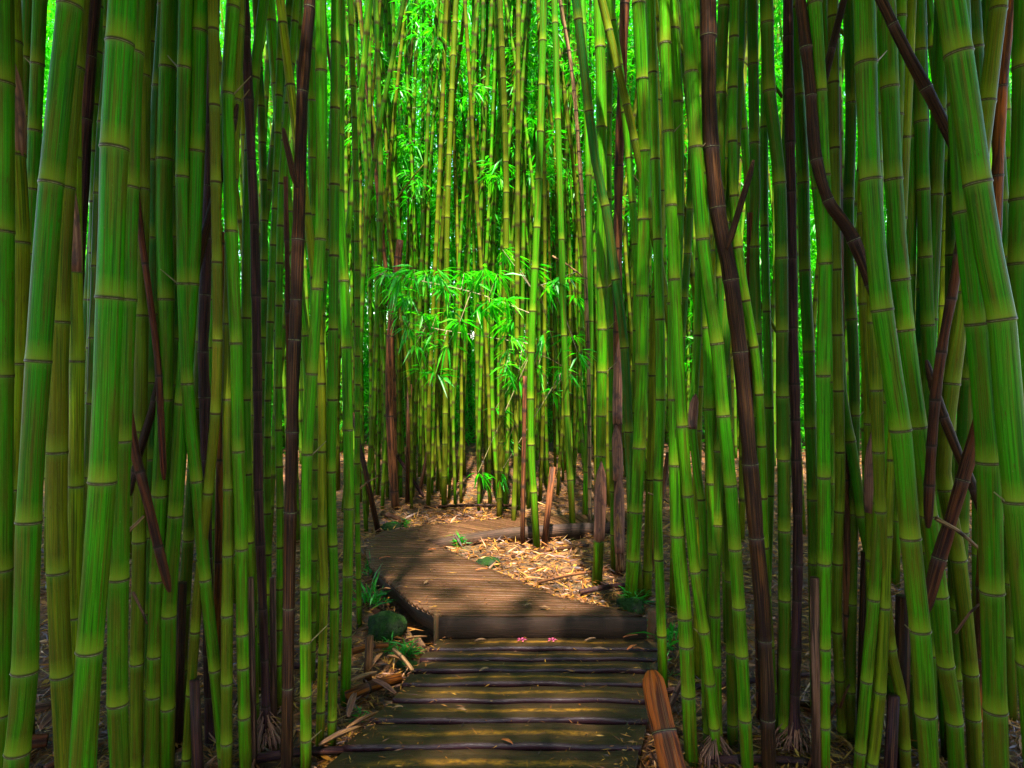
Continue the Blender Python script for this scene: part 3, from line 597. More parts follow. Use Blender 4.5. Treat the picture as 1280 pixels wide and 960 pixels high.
dead_cane([(937, 266), (938, 360), (940, 480), (944, 640)], 9, 900, 'r', 'red brown cane cut off short beside the great dark cane', end=True, node=[355, 430, 520])
dead_cane([(357, 221), (359, 330), (361, 480), (362, 600)], 7, 890, 'r', 'thin red brown cane cut off beside the big left cane', end=True, node=[300, 390, 500])
dead_cane([(1046, 110), (1048, 240), (1050, 400), (1054, 540), (1058, 700)], 11, 915, 'n', 'brown cane with a cut top behind the right stems', end=True, node=[240, 440, 600])
dead_cane([(276, 290), (277, 400), (276, 520), (274, 640)], 10, 900, 'c', 'orange brown dead cane in the left thicket', end=True, node=[305, 398, 575])
dead_cane([(441, 516), (450, 560), (460, 600), (468, 640)], 7, 668, 'k', 'black pointed cane leaning beside the bend', end=True, nodes_on=False)
dead_cane([(836, 566), (826, 610), (815, 660), (811, 700)], 8, 745, 'n', 'brown and black cane leaning right by the walkway end', end=True, nodes_on=False)
dead_cane([(691, 584), (690, 620), (684, 660)], 8, 684, 'n', 'broken brown stub with a pale tip at the bend', end=True, nodes_on=False, name='broken_stub', cat='stub')
dead_cane([(227, 728), (226, 800), (224, 860)], 13, 930, 'k', 'black stump low between left culms', end=True, nodes_on=False, name='broken_stub', cat='stub')
dead_cane([(243, 850), (246, 900), (248, 960)], 15, 958, 'p', 'purple black stump at the bottom left', end=True, nodes_on=False, name='broken_stub', cat='stub')
dead_cane([(1129, 745), (1128, 800), (1127, 880)], 19, 950, 'k', 'broad black stump between the right culms', end=True, nodes_on=False, name='broken_stub', cat='stub')
dead_cane([(1082, 690), (1080, 760), (1078, 840)], 12, 920, 'k', 'pointed black stump left of the right slanting pair', end=True, nodes_on=False, name='broken_stub', cat='stub')
dead_cane([(1117, 870), (1112, 960)], 17, 960, 'p', 'purple stump at the bottom right', end=True, nodes_on=False, name='broken_stub', cat='stub')
dead_cane([(1018, 722), (1019, 800), (1020, 900)], 12, 955, 'q', 'pinkish peeling stump right of the right purple cane', end=True, nodes_on=False, name='broken_stub', cat='stub')
dead_cane([(313, 722), (314, 800), (316, 900)], 10, 950, 'q', 'pinkish peeling stump left of the left purple cane', end=True, nodes_on=False, name='broken_stub', cat='stub')
dead_cane([(978, 745), (977, 800), (976, 860)], 12, 915, 'q', 'pinkish stump left of the right purple cane', end=True, nodes_on=False, name='broken_stub', cat='stub')
dead_cane([(341, 722), (342, 780), (342, 850)], 9, 905, 'q', 'pinkish stump right of the left purple cane', end=True, nodes_on=False, name='broken_stub', cat='stub')
dead_cane([(912, 590), (914, 680), (913, 760), (915, 850)], 10, 915, 'p', 'purple stump behind the red blotched culm', end=True, nodes_on=False, name='broken_stub', cat='stub')
dead_cane([(462, 795), (461, 815)], 12, 842, 'n', 'squat brown stump on the left path edge', end=True, nodes_on=False, name='broken_stub', cat='stub')
dead_cane([(500, 300), (488, 420), (487, 520), (492, 600)], 10, 642, 'n', 'thick reddish dead trunk at the left of the bend', end=True, nodes_on=True, node=[420, 520])
dead_cane([(512, 480), (506, 560), (508, 600)], 8, 636, 'n', 'brown dead stem beside the reddish trunk', end=True, nodes_on=False)
dead_cane([(490, 560), (510, 590), (530, 622)], 5, None, 'p', 'grey purple cane fallen against the reddish trunk', end=True, float_base=True, dep=6.9, nodes_on=False)
dead_cane([(538, 545), (532, 580), (524, 618)], 5, None, 'k', 'dark leaning stick right of the reddish trunk', end=True, float_base=True, dep=6.9, nodes_on=False)
# large orange brown cane along the deck's right edge
rc, cvc, dc = dead_cane([(814, 838), (822, 880), (834, 930), (850, 1000)], 31, None, 'c', 'fat reddish orange cane stump against the right edge of the boards', end=True, dep=2.5, node=[915], name='broken_stub', cat='stub', k=0.5, jag=.035)
[c for c in rc.children if c.name.startswith('stalk')][0].color = (.24, .050, .006, 1)
# hollow cut stump
def hollow(px, py, py2, px2, w, d, label):
    top = on_depth(px, py, d - 0.05); bot = on_depth(px2, py2, d + 0.03); bot[2] = gz(bot[0], bot[1]) - .04
    r = w * d / F / 2; t = (top - bot); t /= np.linalg.norm(t); a, b = frame(t); seg = 18; V = []
    tilt = np.array([0, -1, 0.75]); tilt /= np.linalg.norm(tilt)
    for i, (p, rr) in enumerate(((bot, r), (bot + (top - bot) * .55, r * 1.0), (top, r), (top, r * .72), (top - t * .12, r * .7))):
        for j in range(seg):
            an = 6.2832 * j / seg; o_ = a * math.cos(an) * rr + b * math.sin(an) * rr
            q = p + o_
            if i in (2, 3, 4): q = q - t * (np.dot(o_, tilt) / np.dot(t, tilt))
            V.append(q)
    Fc = [(i * seg + j, i * seg + (j + 1) % seg, (i + 1) * seg + (j + 1) % seg, (i + 1) * seg + j) for i in range(4) for j in range(seg)]
    mi = [0] * seg * 2 + [1] * seg + [2] * seg
    n0 = len(V); V.append(top - t * .12)
    for j in range(0, seg, 2): Fc.append((4 * seg + j, 4 * seg + (j + 1) % seg, 4 * seg + (j + 2) % seg, n0)); mi.append(2)
    UV = [(0.5, 0.2 + 0.3 * (i // seg)) for i in range(len(V))]
    V = np.array(V); root = thing('cut_stump', label, 'stump', tuple(bot)); 
    o = obj('stalk', mesh_np('stalk', V - bot, Fc, [M['culm'], M['ring'], M['cut']], uv=UV, midx=mi), root); o.color = (.05, .12, .012, 1)
hollow(793, 678, 742, 800, 12, 4.3, 'hollow bamboo stump with its round cut end facing the camera')
# shaggy roots under the two purple canes, fallen sheaths
def roots(px, py, d, label, s=1):
    p = on_depth(px, py, d); p[2] = gz(p[0], p[1]); rng = np.random.default_rng(int(px)); V = []; Fc = []
    for i in range(70):
        az = rng.uniform(0, 6.28); r1 = rng.uniform(.03, .10) * s; h = rng.uniform(.05, .17) * s
        a = np.array([math.cos(az) * .018, math.sin(az) * .018, h]); b = np.array([math.cos(az) * r1, math.sin(az) * r1, -0.02]); m = (a + b) / 2 + np.array([math.cos(az), math.sin(az), .6]) * .02
        k = len(V); side = np.array([-math.sin(az), math.cos(az), 0]) * .0028
        V += [a - side, a + side, m + side, m - side, b + side * .4, b - side * .4]; Fc += [(k, k + 1, k + 2, k + 3), (k + 3, k + 2, k + 4, k + 5)]
    o = obj('root_tuft', mesh_np('root_tuft', V, Fc, [M['sheath']], uv=[(i % 7 / 7, i % 6 / 20) for i in range(len(V))]), None, tuple(p)); md = o.modifiers.new('t', 'SOLIDIFY'); md.thickness = .002
    tag(o, label, 'roots')
roots(332, 910, 2.82, 'shaggy straw root tuft under the left purple cane'); roots(994, 915, 2.79, 'shaggy straw root tuft under the right purple cane')
roots(894, 935, 2.72, 'root tuft at the foot of the culm bending from the walkway', .8)

# ------------------------------------------------------------------ fallen canes on the ground
def fallen(p0, p1, w, tint, label, z=0.03, z2=None):
    a = on_floor(*p0, z); b = on_floor(*p1, z if z2 is None else z2)
    r = w * a[1] / F / 2; mid = (a + b) / 2 + np.array([0, 0, .01])
    cv = Curve(catmull([a, mid, b], 8)); n = [v for v in np.arange(.12, cv.L, .26)]
    V, Fc, UV, B = stalk_arrays(cv, lambda s: r * (1 - .15 * s / cv.L), n, 12, True)
    o = obj('fallen_cane', mesh_np('fallen_cane', V - a, Fc, [M['dead']], uv=UV, attrs={'band': ('FLOAT_COLOR', B)}), None, tuple(a))
    o.color = (*TINT[tint], 1); tag(o, label, 'fallen cane', 'fallen canes on the forest floor')
G0 = -0.08
fallen((322, 948), (432, 938), 12, 'p', 'glossy purple cane lying at the bottom left of the boards', G0)
fallen((300, 838), (402, 832), 9, 'p', 'dark cane lying behind the left purple cane', G0)
fallen((815, 868), (900, 856), 8, 'p', 'purple cane lying right of the boards', G0)
fallen((895, 858), (1030, 842), 8, 'p', 'dark cane lying across behind the great dark cane', G0)
fallen((885, 950), (1015, 953), 11, 'p', 'purple cane lying at the bottom right edge', G0)
fallen((832, 898), (856, 845), 8, 'q', 'pale purple cane propped on a lying cane right of the boards', G0, 0.05)
fallen((1000, 880), (1060, 890), 8, 'k', 'dark cane lying left of the right slanting culm', G0)
fallen((725, 740), (800, 730), 7, 'p', 'purple grey cane lying at the right of the litter clearing', 0.05)
fallen((640, 696), (735, 682), 5, 'k', 'dark cane half buried in the middle of the litter', 0.03)
fallen((672, 728), (760, 712), 4, 'n', 'brown stick lying on the litter near the slat deck', 0.05)
fallen((655, 735), (700, 760), 4, 'k', 'dark stick slanting to the slat deck edge', 0.05)
fallen((-20, 905), (75, 880), 15, 'q', 'pinkish log lying in the lower left corner', G0)
fallen((-10, 940), (60, 925), 20, 'r', 'red brown log lying at the left picture edge', G0)
fallen((58, 962), (100, 940), 13, 'r', 'short red log at the foot of the corner culms', G0)
fallen((432, 872), (500, 848), 16, 'c', 'orange rotten log beside the left edge of the boards', G0)
fallen((440, 815), (485, 806), 8, 'c', 'short orange log by the squat stump', -0.03)
fallen((492, 812), (516, 838), 5, 's', 'yellow straw coloured stick lying left of the boards', -0.02)
fallen((478, 642), (505, 652), 7, 'k', 'dark log lying beyond the bend of the deck', 0.06)
fallen((530, 634), (640, 632), 4, 'k', 'dark cane lying along the far edge of the litter', 0.06)
fallen((1012, 960), (1045, 880), 7, 'r', 'thin reddish stick slanting between the right culms', G0, 0.1)
fallen((480, 770), (440, 750), 12, 'k', 'black log under the mossy boulder', -0.05)

# ------------------------------------------------------------------ fill culms
def fill(n, pxr, dr, wr, tints, label, group, crown_kind, seedtop=(9, 13), avoid=None):
    k = 0; tries = 0; placed = []
    while k < n and tries < 6000:
        tries += 1
        d = R.uniform(*dr); px = R.uniform(*pxr); x = (px - 640) / F * d
        if on_deck(x, d) or any(on_deck(x + a, d + b) for a, b in ((.12, 0), (-.12, 0), (0, .12), (0, -.12))): continue
        if d < 6.35 and 445 < px < 800: continue
        if any((x - a) ** 2 + (d - b) ** 2 < .012 for a, b in placed): continue
        placed.append((x, d)); dm = R.uniform(*wr); w = dm * F / d
        if w < 2: continue
        lean = R.gauss(0, 26) * 6 / d; bow = R.gauss(0, 8)
        yb = 434 + F * 1.55 / d
        pts = [(px + lean, 0), (px + lean * .45 + bow, 240), (px + bow * .6, min(480, yb - 60)), (px, min(yb - 20, 900))]
        pts = [p for i, p in enumerate(pts) if i == 0 or p[1] > pts[i - 1][1] + 20]
        lab = R.choice(label) if isinstance(label, list) else label
        ck = [] if (300 < px < 965 and d < 6.4) or 4.6 < d < 6.5 or (d > 6.4 and R.random() < .62) else crown_kind
        cr = True if crown_kind is None else (ck[R.randrange(len(ck))] if ck else False)
        culm(pts, w, None, R.choice(tints), lab, group, dep=d, top=R.uniform(*seedtop), crown=cr, near=w > 9, rings=w > 9.5)
        k += 1
fill(49, (-60, 440), (3.2, 7.5), (.042, .056), 'ggbbdoy', 'slim green culm half hidden deep in the left thicket', 'culms deep in the left thicket', SPARSE, (8, 10))
fill(49, (835, 1340), (3.2, 7.5), (.042, .056), 'ggbbdoy', 'slim green culm half hidden deep in the right thicket', 'culms deep in the right thicket', SPARSE, (8, 10))
fill(112, (430, 850), (6.5, 8.2), (.030, .043), 'ggggobgbboobb', 'slender culm in the dense row beyond the bend', 'culms in the row beyond the bend', SPARSE, (6.5, 8))

# far thicket: hundreds of culms nobody could count, one object, and the far leaf mass
def thicket():
    VV = []; FF_ = []; UU = []; BB = []; off = 0
    for i in range(860):
        d = R.uniform(12.5, 26) if i % 9 else R.uniform(8.2, 14)
        x = R.uniform(-1.15, 1.15) * d * 0.85 if i % 9 else R.choice((-1, 1)) * R.uniform(.33, .85) * d
        if i >= 700: d = R.uniform(8.3, 11.5); x = R.uniform(-.42, .42) * d
        elif i >= 620: d = R.uniform(-6, -1.2); x = R.uniform(.8, 5) * R.choice((-1, 1))  # unseen stems behind the camera, standing under the added canopy
        lean = R.gauss(0, .6); ly = R.gauss(0, .4); H = R.uniform(9, 15); z0 = gz(x, d) - .05
        cv = Curve(catmull([(x, d, z0), (x + lean * .2, d + ly * .2, z0 + H * .4), (x + lean, d + ly, z0 + H)], 5)); r = R.uniform(.018, .028)
        V, Fc, UV, B = stalk_arrays(cv, lambda s: r * (1 - .5 * s / cv.L), list(np.arange(.2, cv.L, .38)), 5 + 1, False)
        VV.append(V); FF_.append(Fc + off); UU.append(UV + np.array([[0, i * 1.7]])); BB.append(B); off += len(V)
    o = obj('bamboo_thicket', mesh_np('bamboo_thicket', np.concatenate(VV), np.concatenate(FF_), [M['culm']], uv=np.concatenate(UU), attrs={'band': ('FLOAT_COLOR', np.concatenate(BB))}))
    o.color = (.045, .22, .008, 1); tag(o, 'far thicket of countless slim green bamboo stems', 'bamboo thicket', None, 'stuff')
thicket()
def far_leaves():
    rng = np.random.default_rng(5); n = 76000
    d = 9.0 + 14 * rng.uniform(0, 1, n) ** 1.5; x = rng.uniform(-1, 1, n) * (d * .80 + 1); z = rng.uniform(0.0, 1, n) * (1.9 + d * .52)
    f = np.sin(x * 1.9 + d * .7) + np.sin(z * 2.3 + x * .8 + 1) + np.sin(d * 1.3 - z * 1.1) + rng.normal(0, .8, n)
    keep = ((f > -.9) | (d > 17)) & ((d > 10) | (z > 2.2) | (np.abs(x) > 2.2)); C = np.stack([x, d, z], 1)[keep]; far = C[:, 1] > 16
    m_ = 15000; dd = rng.uniform(17, 25, m_); C = np.concatenate([C, np.stack([rng.uniform(-1, 1, m_) * (dd * .8 + 1), dd, rng.uniform(.1, 7.5, m_)], 1)]); far = C[:, 1] > 16
    V1, F1 = fans(C[~far], rng, 10, .17, .013); V2, F2 = fans(C[far], rng, 9, .24, .022)
    V = np.concatenate([V1, V2]); Fc = np.concatenate([F1, F2 + len(V1)]); rnd = np.repeat(rng.uniform(0, 1, len(V) // 5), 5)
    o = obj('bamboo_foliage', mesh_np('bamboo_foliage', V, Fc, [M['leaf']], attrs={'rnd': ('FLOAT', rnd)}, smooth=False))
    tag(o, 'sunlit mass of pale green bamboo leaves filling the far background', 'foliage', None, 'stuff')
far_leaves()
def canopy():  # unseen leaf mass above and behind the camera, added to shade the near culms
    rng = np.random.default_rng(8); n = 33000; y = rng.uniform(-6.5, 3.6, n); x = rng.uniform(-6.5, 6.5, n); z = rng.uniform(4.3, 8.2, n)
    path = -.08 + .08 * y; z0 = 1.6 + np.maximum(0, y + .6) * .62 + .5
    keep = (z > z0) & ((np.abs(x - path) + rng.normal(0, .28, n) > .80 + .9 * np.maximum(0, y - 1.1) + (x > path) * (.22 + .5 * np.maximum(0, y - .4)) + .14 * np.sin(y * 2.1 + z)) | ((y + .49 * z + rng.normal(0, .3, n) < 3.9) & (rng.uniform(0, 1, n) < .30)))  # leaves thinned along a corridor so sun reaches the litter and the bend
    C = np.stack([x, y, z], 1)[keep]; V, Fc = fans(C, rng, 11, .19, .016); rnd = np.repeat(rng.uniform(0, 1, len(V) // 5), 5)
    o = obj('shade_canopy', mesh_np('shade_canopy', V, Fc, [M['leaf']], attrs={'rnd': ('FLOAT', rnd)}, smooth=False)); tag(o, 'unseen bamboo leaf canopy added to shade the near thickets', 'foliage', None, 'stuff')
canopy()

# ------------------------------------------------------------------ leafy branches hanging at the bend (children of the culm they grow from)
def leafy_branch(host, pix, fan_pts, d, per=26, L=.16, name='branch'):
    root, cv, _ = host; base = np.array(root.location)
    P = [on_depth(x, y, d) for x, y in pix]; pc = catmull(P, 6); A = list(pc[:-1]); B = list(pc[1:]); C = []
    rng = np.random.default_rng(int(pix[0][0] + pix[0][1]))
    for fx, fy in fan_pts:
        q = on_depth(fx, fy - 10, d + rng.uniform(-.35, .35)); C.append(q)
        j = np.argmin([np.linalg.norm(p - q) for p in pc]); A.append(pc[j]); B.append(q)
    V2, F2 = twig_arrays(A, B, .006)
    br = obj('branch', mesh_np('branch', V2 - base, F2, [M['twig']]), root)
    for c in C:
        V, Fc = fans(np.array([c]), rng, per, L, .0115, .75); rnd = np.repeat(rng.uniform(0, 1, len(V) // 5), 5)
        obj('leaf_spray', mesh_np('leaf_spray', V - base, Fc, [M['leaf']], attrs={'rnd': ('FLOAT', rnd)}, smooth=False), br)
leafy_branch(HOST, [(664, 392), (600, 368), (530, 352), (474, 343)], [(484, 348), (500, 352), (517, 346), (532, 352), (495, 372), (512, 380), (545, 350), (556, 368), (580, 352), (592, 362), (604, 346), (622, 352), (612, 388), (632, 384), (598, 392), (575, 412), (560, 396), (640, 410)], 5.7)
leafy_branch(HOST, [(664, 430), (600, 420), (540, 410), (500, 400)], [(500, 402), (510, 418), (528, 402), (545, 405), (538, 428), (520, 440), (530, 470), (545, 476), (640, 430), (634, 448), (632, 468), (648, 478), (560, 440)], 5.9, 14)
leafy_branch(HOST, [(664, 360), (690, 352), (720, 340)], [(682, 372), (694, 362), (706, 356), (720, 380), (716, 430), (722, 450), (700, 470), (640, 330), (628, 322), (660, 345)], 6.0, 16)
leafy_branch(HOST, [(664, 440), (690, 450), (722, 470)], [(680, 430), (672, 470), (716, 480), (690, 500), (620, 520), (598, 600), (625, 602), (636, 560)], 6.6, 12)

# ------------------------------------------------------------------ ground
def ground():
    xs = np.concatenate([np.linspace(-120, -9, 12), np.linspace(-8, 8, 161), np.linspace(9, 120, 12)]); ys = np.concatenate([np.linspace(-20, .5, 8), np.linspace(.8, 12, 113), np.linspace(13, 160, 16)])
    V = [(x, y, gz(x, y) - (0.09 if on_deck(x, y) else 0)) for y in ys for x in xs]; nx = len(xs)
    Fc = [(j * nx + i, j * nx + i + 1, (j + 1) * nx + i + 1, (j + 1) * nx + i) for j in range(len(ys) - 1) for i in range(nx - 1)]
    o = obj('ground', mesh_np('ground', V, Fc, [M['soil']])); tag(o, None, None, None, 'structure')
ground()
def litter():
    rng = np.random.default_rng(3); P = []; n = 0
    while n < 80000:
        y = rng.uniform(1.9, 9.5); x = rng.uniform(-1, 1) * (y * .8 + .3)
        if y > 6.5 and rng.uniform() < .5: continue
        if on_deck(x, y): continue
        P.append((x, y, gz(x, y) + rng.uniform(.0, .035))); n += 1
    P = np.array(P); n = len(P); az = rng.uniform(0, 6.28, n); el = rng.normal(.05, .22, n)
    D = np.stack([np.cos(az) * np.cos(el), np.sin(az) * np.cos(el), np.sin(el)], 1)
    L = rng.gamma(3, .018, n) + .025; W = rng.uniform(.0018, .0060, n); big = rng.uniform(0, 1, n) < .06; W[big] *= 2.2; L[big] *= 1.2
    V, Fc = leaf_arrays(P, D, L, W, rng.normal(0, .7, n)); V[2::5, 2] += L * .18
    rnd = np.repeat(rng.beta(1.8, 1.5, n) * .97, 5)
    o = obj('leaf_litter', mesh_np('leaf_litter', V, Fc, [M['litter']], attrs={'rnd': ('FLOAT', rnd)}, smooth=False))
    tag(o, 'straw yellow and brown fallen bamboo leaves covering the ground', 'leaf litter', None, 'stuff')
litter()
def debris():
    rng = np.random.default_rng(21); P = []
    while len(P) < 900:
        py = rng.uniform(645, 1000); px = rng.uniform(430, 860); z = DZ2 if py < 767 else 0
        q = on_floor(px, py, z)
        poly = 0 if z == 0 else (1 if in_poly(q[0], q[1], POLYS[1]) else 2)
        if not in_poly(q[0], q[1], POLYS[poly]): continue
        e = on_deck(q[0] - .09, q[1]) and on_deck(q[0] + .09, q[1])
        if e and rng.uniform() > .22: continue
        P.append((q[0], q[1], q[2] + (.016 if z else .014)))
    P = np.array(P); n = len(P); az = rng.uniform(0, 6.28, n); el = rng.normal(0, .05, n); D = np.stack([np.cos(az) * np.cos(el), np.sin(az) * np.cos(el), np.abs(np.sin(el))], 1)
    L = rng.gamma(2, .010, n) + .008; V, Fc = leaf_arrays(P, D, L, rng.uniform(.001, .0035, n), rng.normal(0, .3, n)); V[2::5, 2] += L * .2
    o = obj('leaf_debris', mesh_np('leaf_debris', V, Fc, [M['litter']], attrs={'rnd': ('FLOAT', np.repeat(rng.beta(1.6, 1.6, n) * .97, 5))}, smooth=False)); tag(o, 'small dry scraps of leaf scattered over the boards', 'leaf litter', None, 'stuff')
debris()
def curled(px, py, z, ln, wd, az, label, pale=True, name='dry_sheath'):
    p = on_floor(px, py, z); p[2] = max(p[2], gz(p[0], p[1]) + .02); V = []; UV = []
    for i in range(9):
        f = i / 8; hw = wd * (math.sin(math.pi * min(1, f * .8 + .12)) ** .7)
        for j in range(6):
            u = j / 5 * 2 - 1; V.append(((f - .5) * ln, u * hw * .8, abs(u) ** 1.5 * hw * .9 + .05 * ln * math.sin(f * 3.1) + f * f * ln * .15)); UV.append((u * .5, f * ln))
    Fc = [(i * 6 + j, i * 6 + j + 1, i * 6 + j + 7, i * 6 + j + 6) for i in range(8) for j in range(5)]
    o = obj(name, mesh_np(name, V, Fc, [M['sheath_pale' if pale else 'sheath']], uv=UV), None, tuple(p)); o.rotation_euler = (R.uniform(-.2, .2), R.uniform(-.2, .2), az)
    md = o.modifiers.new('t', 'SOLIDIFY'); md.thickness = .002; tag(o, label, 'sheath', 'dry sheaths lying beside the walkway')
for i, (x, y, ln, wd, az, lab, pale) in enumerate([
  (452, 852, .26, .03, .4, 'pale curled sheath left of the orange log', True), (470, 830, .22, .03, 1.2, 'pale sheath standing up behind the orange log', True),
  (495, 826, .2, .025, -.6, 'straw sheath nearest the left board ends', True), (455, 905, .3, .025, .9, 'long straw strip at the lower left of the boards', True),
  (425, 925, .3, .03, .7, 'long pale strip pointing to the lower left corner of the boards', True), (480, 862, .24, .03, 2.6, 'pinkish sheath lying under the orange log', False),
  (520, 800, .2, .02, .3, 'yellow sheath strip near the corner post', True), (440, 885, .25, .035, 1.6, 'brown sheath at the foot of the brightest left culm', False),
  (722, 690, .2, .03, 1.2, 'pale pink sheath standing in the litter clearing', True), (700, 700, .22, .025, 2.9, 'brown sheath lying in the middle of the clearing', False),
  (760, 735, .2, .02, 2.4, 'brown sheath strip near the right lying cane', False), (600, 672, .2, .02, .2, 'straw sheath by the inner corner of the deck', True),
  (832, 830, .25, .03, 1.4, 'orange sheath at the right end of the boards', False), (908, 890, .25, .03, 1.0, 'brown sheath among the right culm feet', False),
  (100, 930, .3, .04, .8, 'pale torn sheath in the lower left corner', True), (70, 900, .28, .05, 1.5, 'brown sheath between the lower left culms', False),
  (480, 740, .22, .025, -.7, 'straw sheath lying on the mossy boulder side', True), (500, 665, .16, .02, .4, 'orange sheath at the outer bend of the deck', False)]):
    curled(x, y, -.05 if y > 770 else .04, ln * .62, wd * .62, az, lab, pale)

# ------------------------------------------------------------------ boardwalk
def slab(a0, a1, b1, b0, th, up_near=0.0, seg=14, jitter=0.002, crown=.004):
    """board between near edge a0-a1 and far edge b0-b1; the near edge is rounded; uv.y 0 = near, 1 = far"""
    prof = [(0.0, -th), (0.0, -.012), (.018, -.004), (.06, 0.0), (.12, -.002), (.5, 0), (.94, 0), (1.0, -.003), (1.0, -th)]
    V = []; UV = []; ph = R.uniform(0, 6)
    for i in range(seg + 1):
        f = i / seg; n = a0 + (a1 - a0) * f; fr = b0 + (b1 - b0) * f
        for v, dz in prof:
            p = n + (fr - n) * v; w = jitter * math.sin(f * 9 + ph) + jitter * .6 * math.sin(f * 23 + ph * 2)
            V.append((p[0], p[1] + w, p[2] + dz + up_near * (1 - v) + crown * math.sin(math.pi * f) + w * .5)); UV.append((f, v))
    m = len(prof); Fc = [(i * m + j, (i + 1) * m + j, (i + 1) * m + j + 1, i * m + j + 1) for i in range(seg) for j in range(m - 1)]
    for i in range(seg): Fc.append((i * m, i * m + m - 1, (i + 1) * m + m - 1, (i + 1) * m))
    for e, fl in ((0, 1), (seg, 0)):
        for j in range(1, m - 2, 2):
            q = (e * m, e * m + j, e * m + j + 1, e * m + min(j + 2, m - 1)); Fc.append(q if fl else q[::-1])
    return np.array(V), Fc, UV
root = thing('boardwalk', 'dark wet plank walk of wide boards with yellow midline bands in the foreground', 'boardwalk', (float(LL[5][0] + LR[5][0]) / 2, float(LL[5][1]), 0))
rb = np.array(root.location)
for i in range(len(LL) - 1):
    nl, nr, fl_, fr_ = LL[i + 1], LR[i + 1], LL[i], LR[i]
    gap = 0.006
    v = (fl_ - nl); v2 = (fr_ - nr); a0 = nl; a1 = nr; b0 = fl_ - v / np.linalg.norm(v) * gap; b1 = fr_ - v2 / np.linalg.norm(v2) * gap
    ex = R.uniform(-.012, .012); a0 = a0 + np.array([ex, 0, 0]); b0 = b0 + np.array([ex, 0, 0]); ex = R.uniform(-.015, .015); a1 = a1 + np.array([ex, 0, 0]); b1 = b1 + np.array([ex, 0, 0])
    V, Fc, UV = slab(a0, a1, b1, b0, .035, up_near=.016, seg=24, jitter=.003, crown=.006)
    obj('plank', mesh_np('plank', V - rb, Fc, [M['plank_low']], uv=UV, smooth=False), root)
def bar(path, w, h, ztop, mm, name, parent, base):
    V = []; UV = []; s = 0
    for i, p in enumerate(path):
        t = (path[min(i + 1, len(path) - 1)] - path[max(i - 1, 0)]); t = t / np.linalg.norm(t); sd = np.array([t[1], -t[0], 0]) * w / 2
        if i: s += np.linalg.norm(p - path[i - 1])
        c = np.array([p[0], p[1], 0])
        for k, (q, z) in enumerate(((c - sd, ztop - h), (c - sd, ztop), (c + sd, ztop), (c + sd, ztop - h))): V.append((q[0], q[1], z)); UV.append((s, k * .25))
    Fc = [(i * 4 + k, i * 4 + (k + 1) % 4, i * 4 + 4 + (k + 1) % 4, i * 4 + 4 + k) for i in range(len(path) - 1) for k in range(4)] + [(0, 1, 2, 3), tuple((len(path) - 1) * 4 + k for k in (3, 2, 1, 0))]
    return obj(name, mesh_np(name, np.array(V) - base, Fc, [mm], uv=UV, smooth=False), parent)
bar([p + np.array([.1, 0, 0]) for p in LL], .05, .10, -.037, M['beam'], 'side_beam', root, rb)
bar([p + np.array([-.1, 0, 0]) for p in LR], .05, .10, -.037, M['beam'], 'side_beam', root, rb)

root2 = thing('slat_deck', 'raised brown deck of narrow slats leading from the step and turning right', 'boardwalk', (float(UL[3][0] + UR[3][0]) / 2, float(UL[3][1]), 0)); rb2 = np.array(root2.location)
def along(path, f):
    c = Curve(path); return c.at(f * c.L)
def slat_row(A, B, n, mm, gamma=1.0):
    for i in range(n):
        f0 = (i / n) ** gamma; f1 = ((i + 1) / n) ** gamma; g = R.uniform(.14, .22) * (f1 - f0)
        a0, a1, b0, b1 = along(A, f0 + g), along(B, f0 + g), along(A, f1), along(B, f1)
        V, Fc, UV = slab(a0, a1, b1, b0, .025, up_near=R.uniform(.001, .005), seg=8, jitter=.0012, crown=.002)
        obj('slat', mesh_np('slat', V - rb2, Fc, [mm], uv=UV, smooth=False), root2)
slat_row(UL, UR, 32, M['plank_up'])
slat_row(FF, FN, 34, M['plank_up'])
bar([p + np.array([.05, .03, 0]) for p in UL[:-1]], .05, .10, DZ2 - .028, M['beam'], 'side_beam', root2, rb2)
bar([UR[i] + np.array([-.05, -.01, 0]) for i in range(7)], .05, .10, DZ2 - .028, M['beam'], 'side_beam', root2, rb2)
bar([FN[i] + np.array([0, -.004, 0]) for i in range(6)], .03, .13, DZ2 + .004, M['beam'], 'side_beam', root2, rb2)
bar([FF[i] + np.array([0, -.05, 0]) for i in range(1, 6)], .05, .10, DZ2 - .028, M['beam'], 'side_beam', root2, rb2)
# the step riser beam facing the camera
a, b = on_floor(549, 769, DZ2), on_floor(807, 769, DZ2)
V = []; UV = []; Fc = []; seg = 20
for i in range(seg + 1):
    f = i / seg; p = a + (b - a) * f; wv = .0025 * math.sin(f * 11) + .002 * math.sin(f * 31)
    for k, (dy, z) in enumerate(((.03, -.03), (-.004, -.03), (-.008, .06 + wv), (-.004, DZ2 - .012), (.004, DZ2 - .004), (.03, DZ2 - .006))): V.append((p[0], p[1] + dy - .035, z + wv)); UV.append((f * 1.1, k * .35))
Fc = [(i * 6 + k, i * 6 + 6 + k, i * 6 + 7 + k, i * 6 + 1 + k) for i in range(seg) for k in range(5)] + [(0, 1, 2, 5), (2, 3, 4, 5)] + [tuple(seg * 6 + k for k in (5, 2, 1, 0)), tuple(seg * 6 + k for k in (5, 4, 3, 2))]
obj('step_beam', mesh_np('step_beam', np.array(V) - rb2, Fc, [M['beam']], uv=UV, smooth=False), root2)
